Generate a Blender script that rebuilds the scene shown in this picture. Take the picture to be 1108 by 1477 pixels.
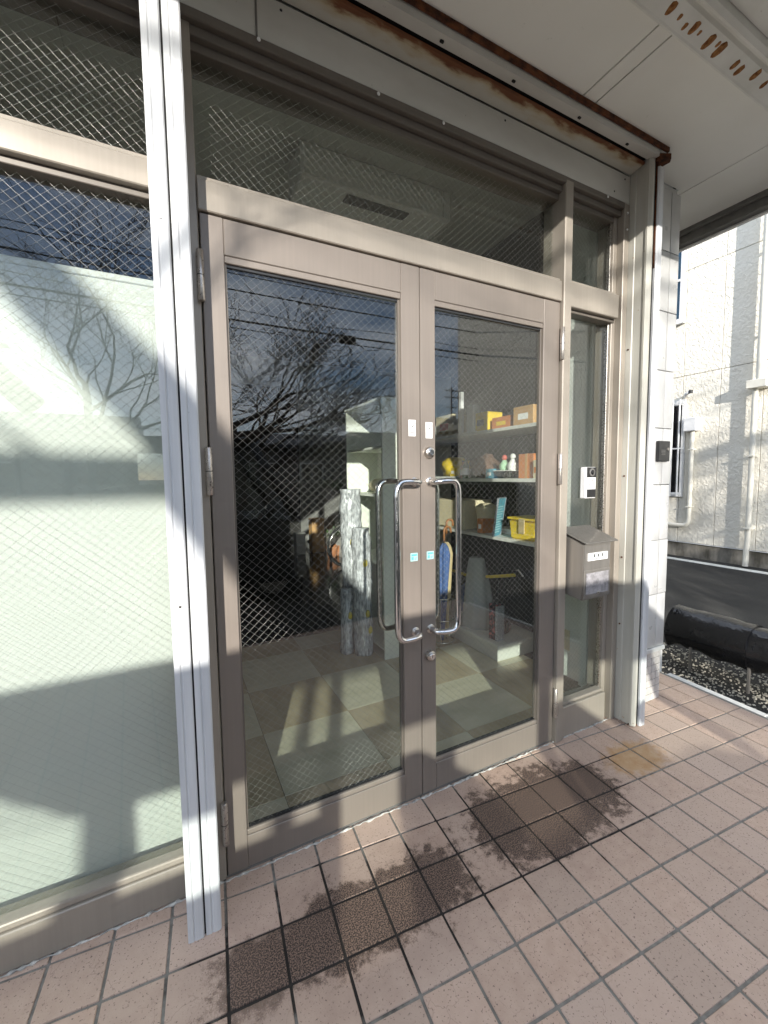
import bpy, bmesh, math, random
from mathutils import Vector, Matrix, Quaternion, noise as mnoise
R = math.radians
for o in list(bpy.data.objects): bpy.data.objects.remove(o)
scene = bpy.context.scene

# ------------------------------------------------------------------ camera
W, H = 1108.0, 1477.0
F_PX, SX, SY = 597.60, -3.08, -7.21
YAW, PIT, ROL = 0.4670, -0.0755, -0.0131
cam = bpy.data.cameras.new('camera'); camo = bpy.data.objects.new('camera', cam)
scene.collection.objects.link(camo)
fw = Vector((math.sin(YAW)*math.cos(PIT), math.cos(YAW)*math.cos(PIT), math.sin(PIT)))
rt = Vector((math.cos(YAW), -math.sin(YAW), 0)); up = rt.cross(fw)
r2 = math.cos(ROL)*rt+math.sin(ROL)*up; u2 = -math.sin(ROL)*rt+math.cos(ROL)*up
camo.matrix_world = Matrix(((r2.x, u2.x, -fw.x, -0.0176), (r2.y, u2.y, -fw.y, -1.4321), (r2.z, u2.z, -fw.z, 1.3791), (0, 0, 0, 1)))
cam.sensor_fit = 'VERTICAL'; cam.sensor_height = 36.0
cam.lens = F_PX/H*36.0
cam.shift_x = -SX/H; cam.shift_y = SY/H
cam.clip_start = 0.02; cam.clip_end = 2000
scene.camera = camo
scene.render.resolution_x, scene.render.resolution_y = 768, 1024

# ------------------------------------------------------------------ sky, sun, exposure
SUN = Vector((0.40, 1.0, -0.29)).normalized()      # direction the light travels
ELEV = math.asin(-SUN.z); AZ = math.atan2(-SUN.x, -SUN.y)
world = bpy.data.worlds.new('World'); scene.world = world; world.use_nodes = True
nt = world.node_tree; nt.nodes.clear()
def N(tree, typ, **kw):
    n = tree.nodes.new(typ)
    for k, v in kw.items(): setattr(n, k, v)
    return n
out = N(nt, 'ShaderNodeOutputWorld'); bg = N(nt, 'ShaderNodeBackground')
sky = N(nt, 'ShaderNodeTexSky', sky_type='NISHITA', sun_disc=False)
sky.sun_elevation = ELEV; sky.sun_rotation = AZ; sky.dust_density = 0.3; sky.air_density = 1.0; sky.ozone_density = 4.0
tc = N(nt, 'ShaderNodeTexCoord'); mp = N(nt, 'ShaderNodeMapping'); mp.inputs['Scale'].default_value = (1.0, 1.0, 2.6)
nz = N(nt, 'ShaderNodeTexNoise'); nz.inputs['Scale'].default_value = 2.3; nz.inputs['Detail'].default_value = 7; nz.inputs['Roughness'].default_value = 0.58
cr = N(nt, 'ShaderNodeValToRGB'); cr.color_ramp.elements[0].position = 0.38; cr.color_ramp.elements[1].position = 0.62
mx = N(nt, 'ShaderNodeMix', data_type='RGBA'); mx.inputs['B'].default_value = (9.2, 9.9, 11.0, 1)
nt.links.new(tc.outputs['Generated'], mp.inputs['Vector']); nt.links.new(mp.outputs['Vector'], nz.inputs['Vector'])
nt.links.new(nz.outputs['Fac'], cr.inputs['Fac']); nt.links.new(cr.outputs['Color'], mx.inputs['Factor'])
nt.links.new(sky.outputs['Color'], mx.inputs['A']); nt.links.new(mx.outputs['Result'], bg.inputs['Color'])
bg.inputs['Strength'].default_value = 0.13
nt.links.new(bg.outputs['Background'], out.inputs['Surface'])
sl = bpy.data.lights.new('sun', 'SUN'); sl.energy = 4.4; sl.angle = R(0.55); sl.color = (1.0, 0.955, 0.88)
so = bpy.data.objects.new('sun', sl); scene.collection.objects.link(so)
so.rotation_mode = 'QUATERNION'; so.rotation_quaternion = SUN.to_track_quat('-Z', 'Y'); so.location = (-4, -10, 6)
scene.view_settings.view_transform = 'Standard'; scene.view_settings.look = 'None'
scene.view_settings.gamma = 1.0; scene.view_settings.exposure = 0.80
scene.render.engine = 'CYCLES'
scene.cycles.transparent_max_bounces = 20; scene.cycles.max_bounces = 6; scene.cycles.diffuse_bounces = 4; scene.cycles.use_adaptive_sampling = True; scene.cycles.adaptive_threshold = .025; scene.cycles.glossy_bounces = 3

# ------------------------------------------------------------------ helpers
COL = scene.collection
WL = {}
rnd = random.Random(7)
class MB:
    def __init__(s): s.bm = bmesh.new()
    def _xf(s, vs, m):
        if m is not None:
            for v in vs: v.co = m @ v.co
    def box(s, x0, x1, y0, y1, z0, z1, b=0.0, seg=1, m=None):
        r = bmesh.ops.create_cube(s.bm, size=1.0)['verts']
        for v in r:
            v.co = Vector(((x0+x1)/2+v.co.x*(x1-x0), (y0+y1)/2+v.co.y*(y1-y0), (z0+z1)/2+v.co.z*(z1-z0)))
        if b > 0:
            es = list({e for v in r for e in v.link_edges})
            q = bmesh.ops.bevel(s.bm, geom=es, offset=b, segments=seg, affect='EDGES', profile=0.5)
            r = list({v for f in q['faces'] for v in f.verts})
        s._xf(r, m); return s
    def poly(s, pts):
        s.bm.faces.new([s.bm.verts.new(p) for p in pts]); return s
    def prism(s, prof, axis, a0, a1):
        """prof: 2-D outline; extruded along axis from a0 to a1"""
        def P(p, a):
            return {'x': (a, p[0], p[1]), 'y': (p[0], a, p[1]), 'z': (p[0], p[1], a)}[axis]
        A = [s.bm.verts.new(P(p, a0)) for p in prof]; B = [s.bm.verts.new(P(p, a1)) for p in prof]
        n = len(prof)
        for i in range(n): s.bm.faces.new((A[i], A[(i+1) % n], B[(i+1) % n], B[i]))
        s.bm.faces.new(A[::-1]); s.bm.faces.new(B)
        return s
    def tube(s, pts, rad, n=10, caps=True):
        pts = [Vector(p) for p in pts]
        rads = rad if isinstance(rad, (list, tuple)) else [rad]*len(pts)
        rings = []; prev = None
        for i, p in enumerate(pts):
            t = (pts[min(i+1, len(pts)-1)]-pts[max(i-1, 0)])
            if t.length < 1e-9: t = Vector((0, 0, 1))
            t.normalize()
            if prev is None:
                a = t.orthogonal().normalized()
            else:
                a = (prev - t*prev.dot(t))
                a = a.normalized() if a.length > 1e-6 else t.orthogonal().normalized()
            prev = a; b = t.cross(a)
            rings.append([s.bm.verts.new(p+(a*math.cos(2*math.pi*k/n)+b*math.sin(2*math.pi*k/n))*rads[i]) for k in range(n)])
        for i in range(len(rings)-1):
            for k in range(n):
                s.bm.faces.new((rings[i][k], rings[i][(k+1) % n], rings[i+1][(k+1) % n], rings[i+1][k]))
        if caps and n > 2:
            s.bm.faces.new(rings[0][::-1]); s.bm.faces.new(rings[-1])
        return s
    def lathe(s, prof, c, axis='z', n=20):
        """prof: list of (radius, along)"""
        rings = []
        for r_, h in prof:
            ring = []
            for k in range(n):
                a = 2*math.pi*k/n; ca, sa = r_*math.cos(a), r_*math.sin(a)
                d = {'z': (ca, sa, h), 'y': (ca, h, sa), 'x': (h, ca, sa)}[axis]
                ring.append(s.bm.verts.new(Vector(c)+Vector(d)))
            rings.append(ring)
        for i in range(len(rings)-1):
            for k in range(n):
                s.bm.faces.new((rings[i][k], rings[i][(k+1) % n], rings[i+1][(k+1) % n], rings[i+1][k]))
        s.bm.faces.new(rings[0][::-1]); s.bm.faces.new(rings[-1])
        return s
    def ring(s, c, Rr, r_, axis='y', n=32, m=8):
        pts = []
        for i in range(n):
            a = 2*math.pi*i/n
            row = []
            for k in range(m):
                b = 2*math.pi*k/m; q = Rr+r_*math.cos(b); h = r_*math.sin(b)
                d = {'z': (q*math.cos(a), q*math.sin(a), h), 'y': (q*math.cos(a), h, q*math.sin(a)), 'x': (h, q*math.cos(a), q*math.sin(a))}[axis]
                row.append(s.bm.verts.new(Vector(c)+Vector(d)))
            pts.append(row)
        for i in range(n):
            for k in range(m):
                s.bm.faces.new((pts[i][k], pts[(i+1) % n][k], pts[(i+1) % n][(k+1) % m], pts[i][(k+1) % m]))
        return s
    def blob(s, c, rad, amp=0.25, freq=6.0, sub=3, seed=0.0):
        r = bmesh.ops.create_icosphere(s.bm, subdivisions=sub, radius=1.0)['verts']
        rad = Vector(rad)
        for v in r:
            k = 1+amp*mnoise.noise(v.co*freq*0.3+Vector((seed, seed*1.7, 3)))+amp*0.5*mnoise.noise(v.co*freq+Vector((seed, 0, 1)))
            v.co = Vector(c)+Vector((v.co.x*rad.x, v.co.y*rad.y, v.co.z*rad.z))*k
        return s
def put(name, mb, mat, parent=None, smooth=False, auto=None, **props):
    bm = mb.bm if isinstance(mb, MB) else mb
    bmesh.ops.recalc_face_normals(bm, faces=bm.faces[:])
    xs = [v.co for v in bm.verts]
    lo = Vector((min(v.x for v in xs), min(v.y for v in xs), min(v.z for v in xs)))
    hi = Vector((max(v.x for v in xs), max(v.y for v in xs), max(v.z for v in xs)))
    org = Vector(((lo.x+hi.x)/2, (lo.y+hi.y)/2, lo.z))
    for v in bm.verts: v.co -= org
    me = bpy.data.meshes.new(name); bm.to_mesh(me); bm.free()
    if mat is not None: me.materials.append(M[mat] if isinstance(mat, str) else mat)
    if smooth:
        for p in me.polygons: p.use_smooth = True
        if auto:
            me.set_sharp_from_angle(angle=R(auto))
    o = bpy.data.objects.new(name, me); COL.objects.link(o)
    place(o, org, parent)
    for k, v in props.items(): o[k] = v
    return o
def place(o, org, parent):
    WL[o] = org.copy()
    if parent is not None:
        o.parent = parent; o.location = org-WL[parent]
    else: o.location = org
def thing(name, loc, label, cat, group=None):
    o = bpy.data.objects.new(name, None); o.empty_display_size = 0.1; COL.objects.link(o)
    place(o, Vector(loc), None); o['label'] = label; o['category'] = cat
    if group: o['group'] = group
    return o
def tag(o, label, cat, group=None):
    o['label'] = label; o['category'] = cat
    if group: o['group'] = group
    return o
def B(name, x0, x1, y0, y1, z0, z1, mat, parent=None, b=0.0015, seg=1, **p):
    return put(name, MB().box(x0, x1, y0, y1, z0, z1, b, seg), mat, parent, **p)

# ------------------------------------------------------------------ materials
M = {}
class Mat:
    def __init__(s, name, col=(0.5, 0.5, 0.5), rough=0.5, metal=0.0, spec=0.5):
        s.m = bpy.data.materials.new(name); s.m.use_nodes = True; s.t = s.m.node_tree
        s.p = s.t.nodes['Principled BSDF']; M[name] = s.m
        s.p.inputs['Base Color'].default_value = (*col, 1); s.p.inputs['Roughness'].default_value = rough
        s.p.inputs['Metallic'].default_value = metal; s.p.inputs['Specular IOR Level'].default_value = spec
        s.geo = None
    def n(s, typ, **kw): return N(s.t, typ, **kw)
    def l(s, a, b): s.t.links.new(a, b)
    def pos(s):
        if s.geo is None: s.geo = s.n('ShaderNodeNewGeometry')
        return s.geo.outputs['Position']
    def noise(s, scale, detail=3, stretch=(1, 1, 1), rough=0.55, off=(0, 0, 0)):
        mp = s.n('ShaderNodeMapping'); mp.inputs['Scale'].default_value = stretch; mp.inputs['Location'].default_value = off
        s.l(s.pos(), mp.inputs['Vector'])
        nz = s.n('ShaderNodeTexNoise'); nz.inputs['Scale'].default_value = scale; nz.inputs['Detail'].default_value = detail
        nz.inputs['Roughness'].default_value = rough
        s.l(mp.outputs['Vector'], nz.inputs['Vector']); return nz.outputs['Fac']
    def rng(s, v, a, b, c=0.0, d=1.0, smooth=False):
        m = s.n('ShaderNodeMapRange'); m.interpolation_type = 'SMOOTHSTEP' if smooth else 'LINEAR'
        m.inputs['From Min'].default_value = a; m.inputs['From Max'].default_value = b
        m.inputs['To Min'].default_value = c; m.inputs['To Max'].default_value = d
        s.l(v, m.inputs['Value']); return m.outputs['Result']
    def math(s, op, a, b=None):
        m = s.n('ShaderNodeMath', operation=op)
        for i, q in enumerate((a, b)):
            if q is None: continue
            if isinstance(q, (int, float)): m.inputs[i].default_value = q
            else: s.l(q, m.inputs[i])
        return m.outputs[0]
    def mix(s, f, a, b):
        m = s.n('ShaderNodeMix', data_type='RGBA')
        for k, q in (('Factor', f), ('A', a), ('B', b)):
            if isinstance(q, (int, float)): m.inputs[k].default_value = q
            elif isinstance(q, tuple): m.inputs[k].default_value = (*q, 1)
            else: s.l(q, m.inputs[k])
        return m.outputs['Result']
    def col(s, c): s.l(c, s.p.inputs['Base Color']); return s
    def rough(s, c): s.l(c, s.p.inputs['Roughness']); return s
    def bump(s, h, strength=0.3, dist=0.002):
        b = s.n('ShaderNodeBump'); b.inputs['Strength'].default_value = strength; b.inputs['Distance'].default_value = dist
        s.l(h, b.inputs['Height']); s.l(b.outputs['Normal'], s.p.inputs['Normal']); return s
    def ell(s, c, r_, nz=None, k=0.8, p=None):
        """soft ellipse mask in the floor plane, broken up by noise"""
        sub = s.n('ShaderNodeVectorMath', operation='SUBTRACT'); s.l(p if p is not None else s.pos(), sub.inputs[0]); sub.inputs[1].default_value = (c[0], c[1], 0)
        mul = s.n('ShaderNodeVectorMath', operation='MULTIPLY'); s.l(sub.outputs[0], mul.inputs[0]); mul.inputs[1].default_value = (1/r_[0], 1/r_[1], 0)
        ln = s.n('ShaderNodeVectorMath', operation='LENGTH'); s.l(mul.outputs[0], ln.inputs[0])
        v = ln.outputs['Value']
        if nz is not None: v = s.math('ADD', v, s.math('MULTIPLY', s.math('SUBTRACT', nz, 0.5), k))
        return s.rng(v, 1.25, 0.62, 0, 1, True)
def simple(name, col, rough=0.5, metal=0.0, var=0.12, scale=14, spec=0.5, stretch=(1, 1, 1)):
    m = Mat(name, col, rough, metal, spec)
    n_ = m.noise(scale, 4, stretch)
    d = tuple(c*(1-var) for c in col); l_ = tuple(min(1, c*(1+var)) for c in col)
    m.col(m.mix(m.rng(n_, 0.3, 0.7), d, l_))
    m.rough(m.rng(m.noise(scale*2.3, 3, stretch), 0.3, 0.7, max(0.02, rough-0.06), min(1, rough+0.08)))
    return m
# anodised door metal, faintly brushed
def metal(name, col, rough, metal_=0.18):
    m = Mat(name, col, rough, metal_)
    br = m.noise(90, 2, (1, 1, 0.02)); cl = m.noise(3.0, 3)
    f = m.math('ADD', m.math('MULTIPLY', br, 0.5), m.math('MULTIPLY', cl, 0.5))
    m.col(m.mix(m.rng(f, 0.35, 0.65), tuple(c*0.95 for c in col), tuple(min(1, c*1.05) for c in col)))
    m.rough(m.rng(cl, 0.3, 0.7, rough-0.05, rough+0.07)); m.bump(br, 0.06, 0.001)
    return m
metal('door_metal', (0.222, 0.19, 0.164), 0.38)
metal('frame_metal', (0.325, 0.288, 0.243), 0.36)
metal('dark_bronze', (0.15, 0.13, 0.11), 0.40)
simple('hinge_metal', (0.52, 0.48, 0.44), 0.3, 0.8, 0.06, 60)
simple('chrome', (0.72, 0.72, 0.72), 0.14, 1.0, 0.03, 40)
simple('nickel', (0.6, 0.57, 0.53), 0.28, 1.0, 0.05, 60)
# white rail: chalky painted steel with vertical streaks and chipped spots
m = Mat('rail_white', (0.7, 0.71, 0.72), 0.45, 0.0)
st = m.noise(30, 4, (1, 1, 0.05)); sp = m.noise(70, 3, (1, 1, 0.5))
c1 = m.mix(m.rng(st, 0.35, 0.68), (0.52, 0.535, 0.555), (0.66, 0.67, 0.68))
m.col(m.mix(m.rng(sp, 0.72, 0.78), c1, (0.30, 0.29, 0.28))); m.rough(m.rng(st, .3, .7, .35, .55)); m.bump(st, .1, .001)
m = Mat('rail_cream', (0.6, 0.57, 0.49), 0.42, 0.0)
st = m.noise(9, 5, (1, 1, 0.18)); sp = m.noise(38, 3)
c1 = m.mix(m.rng(st, 0.35, 0.7), (0.44, 0.425, 0.37), (0.56, 0.55, 0.50))
m.col(m.mix(m.rng(sp, 0.73, 0.78), c1, (0.30, 0.17, 0.08)))
m = Mat('header_paint', (0.55, 0.55, 0.52), 0.5)
st = m.noise(5, 5, (0.5, 1, 1)); c1 = m.mix(m.rng(st, .3, .7), (0.52, 0.51, 0.47), (0.64, 0.63, 0.59))
m.col(m.mix(m.rng(m.noise(60, 2), .74, .78), c1, (0.2, 0.17, 0.14)))
# header plate with rust creeping from its outer edge
m = Mat('header_rusty', (0.5, 0.5, 0.45), 0.6)
sep = m.n('ShaderNodeSeparateXYZ'); m.l(m.pos(), sep.inputs[0])
edge = m.rng(sep.outputs['Y'], -0.03, -0.085); nzv = m.noise(7, 6, (1, 3, 3)); big = m.noise(1.3, 2, (1, .1, .1), off=(3, 0, 0))
mask = m.rng(m.math('ADD', m.math('ADD', m.math('MULTIPLY', edge, .45), m.math('MULTIPLY', nzv, .75)), m.math('MULTIPLY', big, .55)), .86, 1.02, 0, 1, True)
halo = m.rng(m.math('ADD', m.math('ADD', m.math('MULTIPLY', edge, .45), m.math('MULTIPLY', nzv, .75)), m.math('MULTIPLY', big, .55)), .66, .95, 0, 1, True)
c0 = m.mix(m.math('MULTIPLY', halo, .65), (0.56, 0.55, 0.48), (0.42, 0.30, 0.12))
m.col(m.mix(mask, c0, m.mix(nzv, (0.22, 0.075, 0.02), (0.10, 0.035, 0.015)))); m.bump(mask, .3, .002)
m = Mat('rust', (0.2, 0.07, 0.03), 0.85, 0.0, 0.2)
nzv = m.noise(28, 6); m.col(m.mix(m.rng(nzv, .35, .65), (0.04, 0.018, 0.012), (0.15, 0.055, 0.022))); m.bump(nzv, .5, .003)
m = Mat('rust_spot', (0.3, 0.13, 0.05), .85, 0, .2); nzv = m.noise(60, 4); m.col(m.mix(m.rng(nzv, .35, .65), (0.17, 0.065, 0.022), (0.40, 0.20, 0.075)))
m = Mat('soffit', (0.66, 0.655, 0.62), 0.7)
nzv = m.noise(2.2, 5); sp = m.noise(26, 4)
c1 = m.mix(m.rng(nzv, .3, .7), (0.82, 0.815, 0.76), (0.87, 0.865, 0.82))
m.col(m.mix(m.rng(sp, .70, .80, 0, .35), c1, (0.32, 0.30, 0.26))); m.bump(m.noise(240, 2), .06, .001)
m = Mat('beam_paint', (0.62, 0.62, 0.57), 0.55)
nzv = m.noise(6, 5); c1 = m.mix(m.rng(nzv, .3, .7), (0.66, 0.66, 0.61), (0.80, 0.80, 0.76))
rv = m.noise(16, 5, (.45, 1.6, 1.6)); mk = m.rng(rv, .665, .70, 0, 1, True)
m.col(m.mix(mk, c1, m.mix(m.noise(50), (0.30, 0.12, 0.035), (0.12, 0.045, 0.02)))); m.bump(mk, .3, .002)
simple('fascia_grey', (0.17, 0.165, 0.155), 0.45, 0.2, .15, 20)
simple('slot_shade', (0.012, 0.011, 0.010), 0.8, 0, .2)  # near-black fill standing for the shade inside slots and gaps
# entrance tiles: pitted pinkish stoneware, dirty patches in front of the doors
def tile_mat(name, grout):
    m = Mat(name, (0.45, 0.36, 0.31), 0.62)
    big = m.noise(7.5, 5, off=(1, 2, 0)); mid = m.noise(26, 4)
    worm = m.noise(250, 3, (1, 1, 0), rough=.5); speck = m.noise(150, 2, (1, 1, 0), off=(5, 1, 0))
    oi = m.n('ShaderNodeObjectInfo')
    mixn_ = m.math('ADD', m.math('MULTIPLY', big, .45), m.math('MULTIPLY', m.noise(30, 6, rough=.7, off=(2, 7, 0)), .55))
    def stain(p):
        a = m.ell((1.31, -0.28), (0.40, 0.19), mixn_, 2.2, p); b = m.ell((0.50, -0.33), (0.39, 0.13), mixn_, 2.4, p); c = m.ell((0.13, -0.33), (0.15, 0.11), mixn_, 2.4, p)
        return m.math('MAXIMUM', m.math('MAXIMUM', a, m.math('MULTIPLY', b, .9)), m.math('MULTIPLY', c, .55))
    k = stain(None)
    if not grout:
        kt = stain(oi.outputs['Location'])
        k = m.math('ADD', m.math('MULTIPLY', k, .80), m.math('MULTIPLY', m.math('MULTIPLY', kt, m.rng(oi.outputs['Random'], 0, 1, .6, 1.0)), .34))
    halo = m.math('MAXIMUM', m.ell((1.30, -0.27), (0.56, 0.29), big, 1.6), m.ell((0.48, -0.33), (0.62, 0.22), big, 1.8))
    rust = m.math('MULTIPLY', m.ell((1.93, -0.27), (0.17, 0.105), mid, 1.1), .75)
    if grout:
        base = m.mix(m.rng(m.noise(40, 4), .3, .7), (0.16, 0.15, 0.135), (0.28, 0.27, 0.245))
        col = m.mix(m.rng(m.math('ADD', m.math('MULTIPLY', halo, .8), m.math('MULTIPLY', m.math('SUBTRACT', m.noise(5, 3), .5), .9)), .15, .5), base, (0.028, 0.024, 0.021))
        m.col(col); m.p.inputs['Roughness'].default_value = .9; m.bump(m.noise(160, 3), .5, .002)
        return m
    base = m.mix(m.rng(mid, .3, .7), (0.49, 0.345, 0.268), (0.58, 0.425, 0.34))
    base = m.mix(m.math('MULTIPLY', oi.outputs['Random'], .8), base, (0.44, 0.335, 0.275))
    base = m.mix(m.rng(m.math('FRACT', m.math('MULTIPLY', oi.outputs['Random'], 7.3)), .6, 1, 0, .5), base, (0.58, 0.44, 0.365))
    base = m.mix(m.rng(speck, .62, .69, 0, .85), base, (0.12, 0.085, 0.07))
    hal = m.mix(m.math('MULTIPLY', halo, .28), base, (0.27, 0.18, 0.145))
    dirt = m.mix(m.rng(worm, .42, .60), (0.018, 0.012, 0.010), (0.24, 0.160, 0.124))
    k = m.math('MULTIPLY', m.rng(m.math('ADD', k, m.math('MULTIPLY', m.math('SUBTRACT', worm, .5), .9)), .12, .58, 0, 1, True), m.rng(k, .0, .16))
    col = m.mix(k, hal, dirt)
    col = m.mix(rust, col, m.mix(m.rng(mid, .3, .7), (0.42, 0.22, 0.07), (0.50, 0.33, 0.17)))
    # hairline crazing on a few tiles
    vo = m.n('ShaderNodeTexVoronoi', feature='DISTANCE_TO_EDGE'); vo.inputs['Scale'].default_value = 13
    mp = m.n('ShaderNodeVectorMath', operation='ADD'); m.l(m.pos(), mp.inputs[0])
    wv = m.n('ShaderNodeTexNoise'); wv.inputs['Scale'].default_value = 30; m.l(m.pos(), wv.inputs['Vector'])
    sc = m.n('ShaderNodeVectorMath', operation='SCALE'); sc.inputs['Scale'].default_value = .05; m.l(wv.outputs['Color'], sc.inputs[0]); m.l(sc.outputs[0], mp.inputs[1])
    m.l(mp.outputs[0], vo.inputs['Vector'])
    crk = m.math('MULTIPLY', m.rng(vo.outputs['Distance'], .016, .004, 0, .45), m.rng(big, .52, .6))
    col = m.mix(crk, col, (0.24, 0.165, 0.13))
    m.col(col); m.rough(m.rng(worm, .3, .7, .5, .75))
    hgt = m.math('ADD', m.math('MULTIPLY', worm, .7), m.math('MULTIPLY', m.noise(60, 2), .6))
    m.bump(hgt, .35, .0018)
    return m
tile_mat('tile', False); tile_mat('grout', True)
simple('sealant', (0.46, 0.45, 0.42), 0.6, 0, .45, 60)
simple('kerb_white', (0.74, 0.73, 0.69), 0.75, 0, .1, 30)
simple('concrete', (0.33, 0.31, 0.27), 0.9, 0, .3, 9)
m = Mat('plinth', (0.3, 0.28, 0.24), .9); nzv = m.noise(4, 6, (1, 1, .4)); m.col(m.mix(m.rng(nzv, .4, .6), (0.10, 0.09, 0.07), (0.36, 0.33, 0.28)))
m = Mat('asphalt', (0.06, 0.06, 0.06), 0.95, 0, .12)
big = m.noise(1.6, 4, (1, .4, 1)); gr = m.noise(130, 3); c1 = m.mix(m.rng(gr, .35, .7), (0.014, 0.014, 0.015), (0.085, 0.083, 0.078))
m.col(m.mix(m.rng(big, .35, .7), c1, m.mix(m.rng(gr, .35, .7), (0.024, 0.024, 0.023), (0.125, 0.12, 0.11)))); m.bump(gr, .8, .006)
simple('gravel', (0.44, 0.41, 0.34), 0.85, 0, .5, 45)
simple('line_paint', (0.72, 0.72, 0.68), .7, 0, .15, 30)
# pier cladding and mosaic
simple('pier_tile', (0.56, 0.56, 0.55), 0.32, 0, .06, 6)
simple('mosaic', (0.53, 0.50, 0.48), 0.35, 0, .12, 60)
simple('mosaic_joint', (0.27, 0.26, 0.25), 0.9)
# neighbour: spray-textured stucco boards
m = Mat('stucco', (0.74, 0.715, 0.66), 0.8)
v = m.n('ShaderNodeTexNoise'); v.inputs['Scale'].default_value = 19; v.inputs['Detail'].default_value = 3; v.inputs['Distortion'].default_value = .6; m.l(m.pos(), v.inputs['Vector'])
hv = m.rng(v.outputs['Fac'], .42, .62, 0, 1, True)
m.col(m.mix(m.rng(m.noise(2.5, 4), .3, .7), (0.82, 0.77, 0.665), (0.88, 0.84, 0.74))); m.bump(hv, .5, .009)
simple('joint_seal', (0.60, 0.57, 0.50), .7)
simple('pipe_cream', (0.76, 0.73, 0.64), .5, 0, .05)
simple('white_metal', (0.78, 0.78, 0.77), .4, 0, .05)
simple('white_plastic', (0.8, 0.8, 0.8), .35, 0, .03)
simple('ac_white', (0.88, 0.89, 0.86), .4, 0, .02)
simple('black_plastic', (0.018, 0.018, 0.019), .35, 0, .2)
simple('lens', (0.01, 0.01, 0.012), .08, 0, .1)
m = Mat('black_vinyl', (0.006, 0.006, 0.007), .2, 0, .5); nzv = m.noise(6, 4, (1, 1, 1)); m.bump(nzv, .8, .02); m.rough(m.rng(m.noise(9, 4), .3, .7, .08, .32))
simple('mailbox_metal', (0.30, 0.28, 0.255), .36, .6, .1, 30, stretch=(1, 1, .1))
simple('mailbox_lid', (0.20, 0.19, 0.175), .42, .5, .1, 60)
simple('frosted', (0.30, 0.29, 0.30), .12, 0, .35, 40)
simple('paper_white', (0.82, 0.82, 0.81), .5, 0, .02)
simple('ink', (0.03, 0.03, 0.03), .6, 0, .1)
simple('teal_print', (0.12, 0.42, 0.45), .5, 0, .05)
simple('teal_pale', (0.42, 0.70, 0.70), .5, 0, .05)
# interior
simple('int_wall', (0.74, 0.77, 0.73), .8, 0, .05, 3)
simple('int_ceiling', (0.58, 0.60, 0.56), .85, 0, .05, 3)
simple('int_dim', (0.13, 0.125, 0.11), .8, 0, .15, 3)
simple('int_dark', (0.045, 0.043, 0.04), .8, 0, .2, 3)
m = Mat('int_tile_pale', (0.40, 0.42, 0.36), .22); nzv = m.noise(5, 6, (1, 2.5, 1)); m.col(m.mix(m.rng(nzv, .3, .7), (0.57, 0.525, 0.40), (0.67, 0.625, 0.50)))
m = Mat('int_tile_beige', (0.33, 0.28, 0.2), .22); nzv = m.noise(5, 6, (2.5, 1, 1)); m.col(m.mix(m.rng(nzv, .3, .7), (0.43, 0.355, 0.245), (0.54, 0.455, 0.33)))
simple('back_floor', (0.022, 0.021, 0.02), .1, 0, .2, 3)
simple('blind_white', (0.50, 0.515, 0.485), .7, 0, .02, 5)
simple('board_white', (0.80, 0.83, 0.74), .5, 0, .04, 4)
simple('shelf_white', (0.68, 0.68, 0.64), .45, 0, .05, 6)
simple('shelf_dark', (0.03, 0.03, 0.032), .5, 0, .2)
m = Mat('bubble_wrap', (0.5, 0.52, 0.54), .16, 0, .7)
nzv = m.noise(70, 4, (1, 1, .3)); m.col(m.mix(m.rng(nzv, .36, .66), (0.26, 0.27, 0.285), (0.74, 0.76, 0.79))); m.bump(nzv, .9, .006)
m = Mat('clear_bag', (0.75, 0.77, 0.75), .12); nzv = m.noise(22, 3, (1, 1, .25)); m.bump(nzv, .8, .008); m.p.inputs['Alpha'].default_value = .42
simple('yellow', (0.72, 0.52, 0.04), .45, 0, .1)
simple('yellow_tape', (0.72, 0.58, 0.10), .5, 0, .1)
simple('cream', (0.66, 0.58, 0.40), .6, 0, .06)
simple('cardboard', (0.50, 0.30, 0.13), .8, 0, .1)
simple('orange_box', (0.56, 0.20, 0.06), .6, 0, .1)
simple('brown', (0.13, 0.075, 0.05), .85, 0, .3, 40)
simple('teal_board', (0.10, 0.32, 0.42), .45, 0, .15, 30)
simple('teal_lines', (0.45, 0.66, 0.68), .5)
simple('wood', (0.34, 0.15, 0.06), .4, 0, .15, 20, stretch=(4, 4, 1))
simple('blue_cloth', (0.05, 0.10, 0.25), .7, 0, .2)
simple('beige_cloth', (0.50, 0.40, 0.22), .7, 0, .15)
simple('figure_green', (0.40, 0.62, 0.42), .3, 0, .1); simple('figure_white', (0.8, 0.8, 0.78), .3, 0, .03); simple('figure_red', (0.6, 0.12, 0.09), .3, 0, .1)
m = Mat('print_dark', (0.1, 0.03, 0.04), .35); nzv = m.noise(55, 3); m.col(m.mix(m.rng(nzv, .5, .6), (0.02, 0.016, 0.03), (0.42, 0.12, 0.12)))
simple('silver_print', (0.5, 0.53, 0.58), .25, .5, .15, 60)
simple('rubber', (0.015, 0.015, 0.015), .7, 0, .2)
simple('bike_green', (0.12, 0.34, 0.16), .3, 0, .1); simple('saddle_red', (0.35, 0.07, 0.05), .4, 0, .1)
simple('leaf', (0.05, 0.10, 0.03), .6, 0, .4, 30); simple('terracotta', (0.42, 0.18, 0.08), .7, 0, .15)
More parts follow.
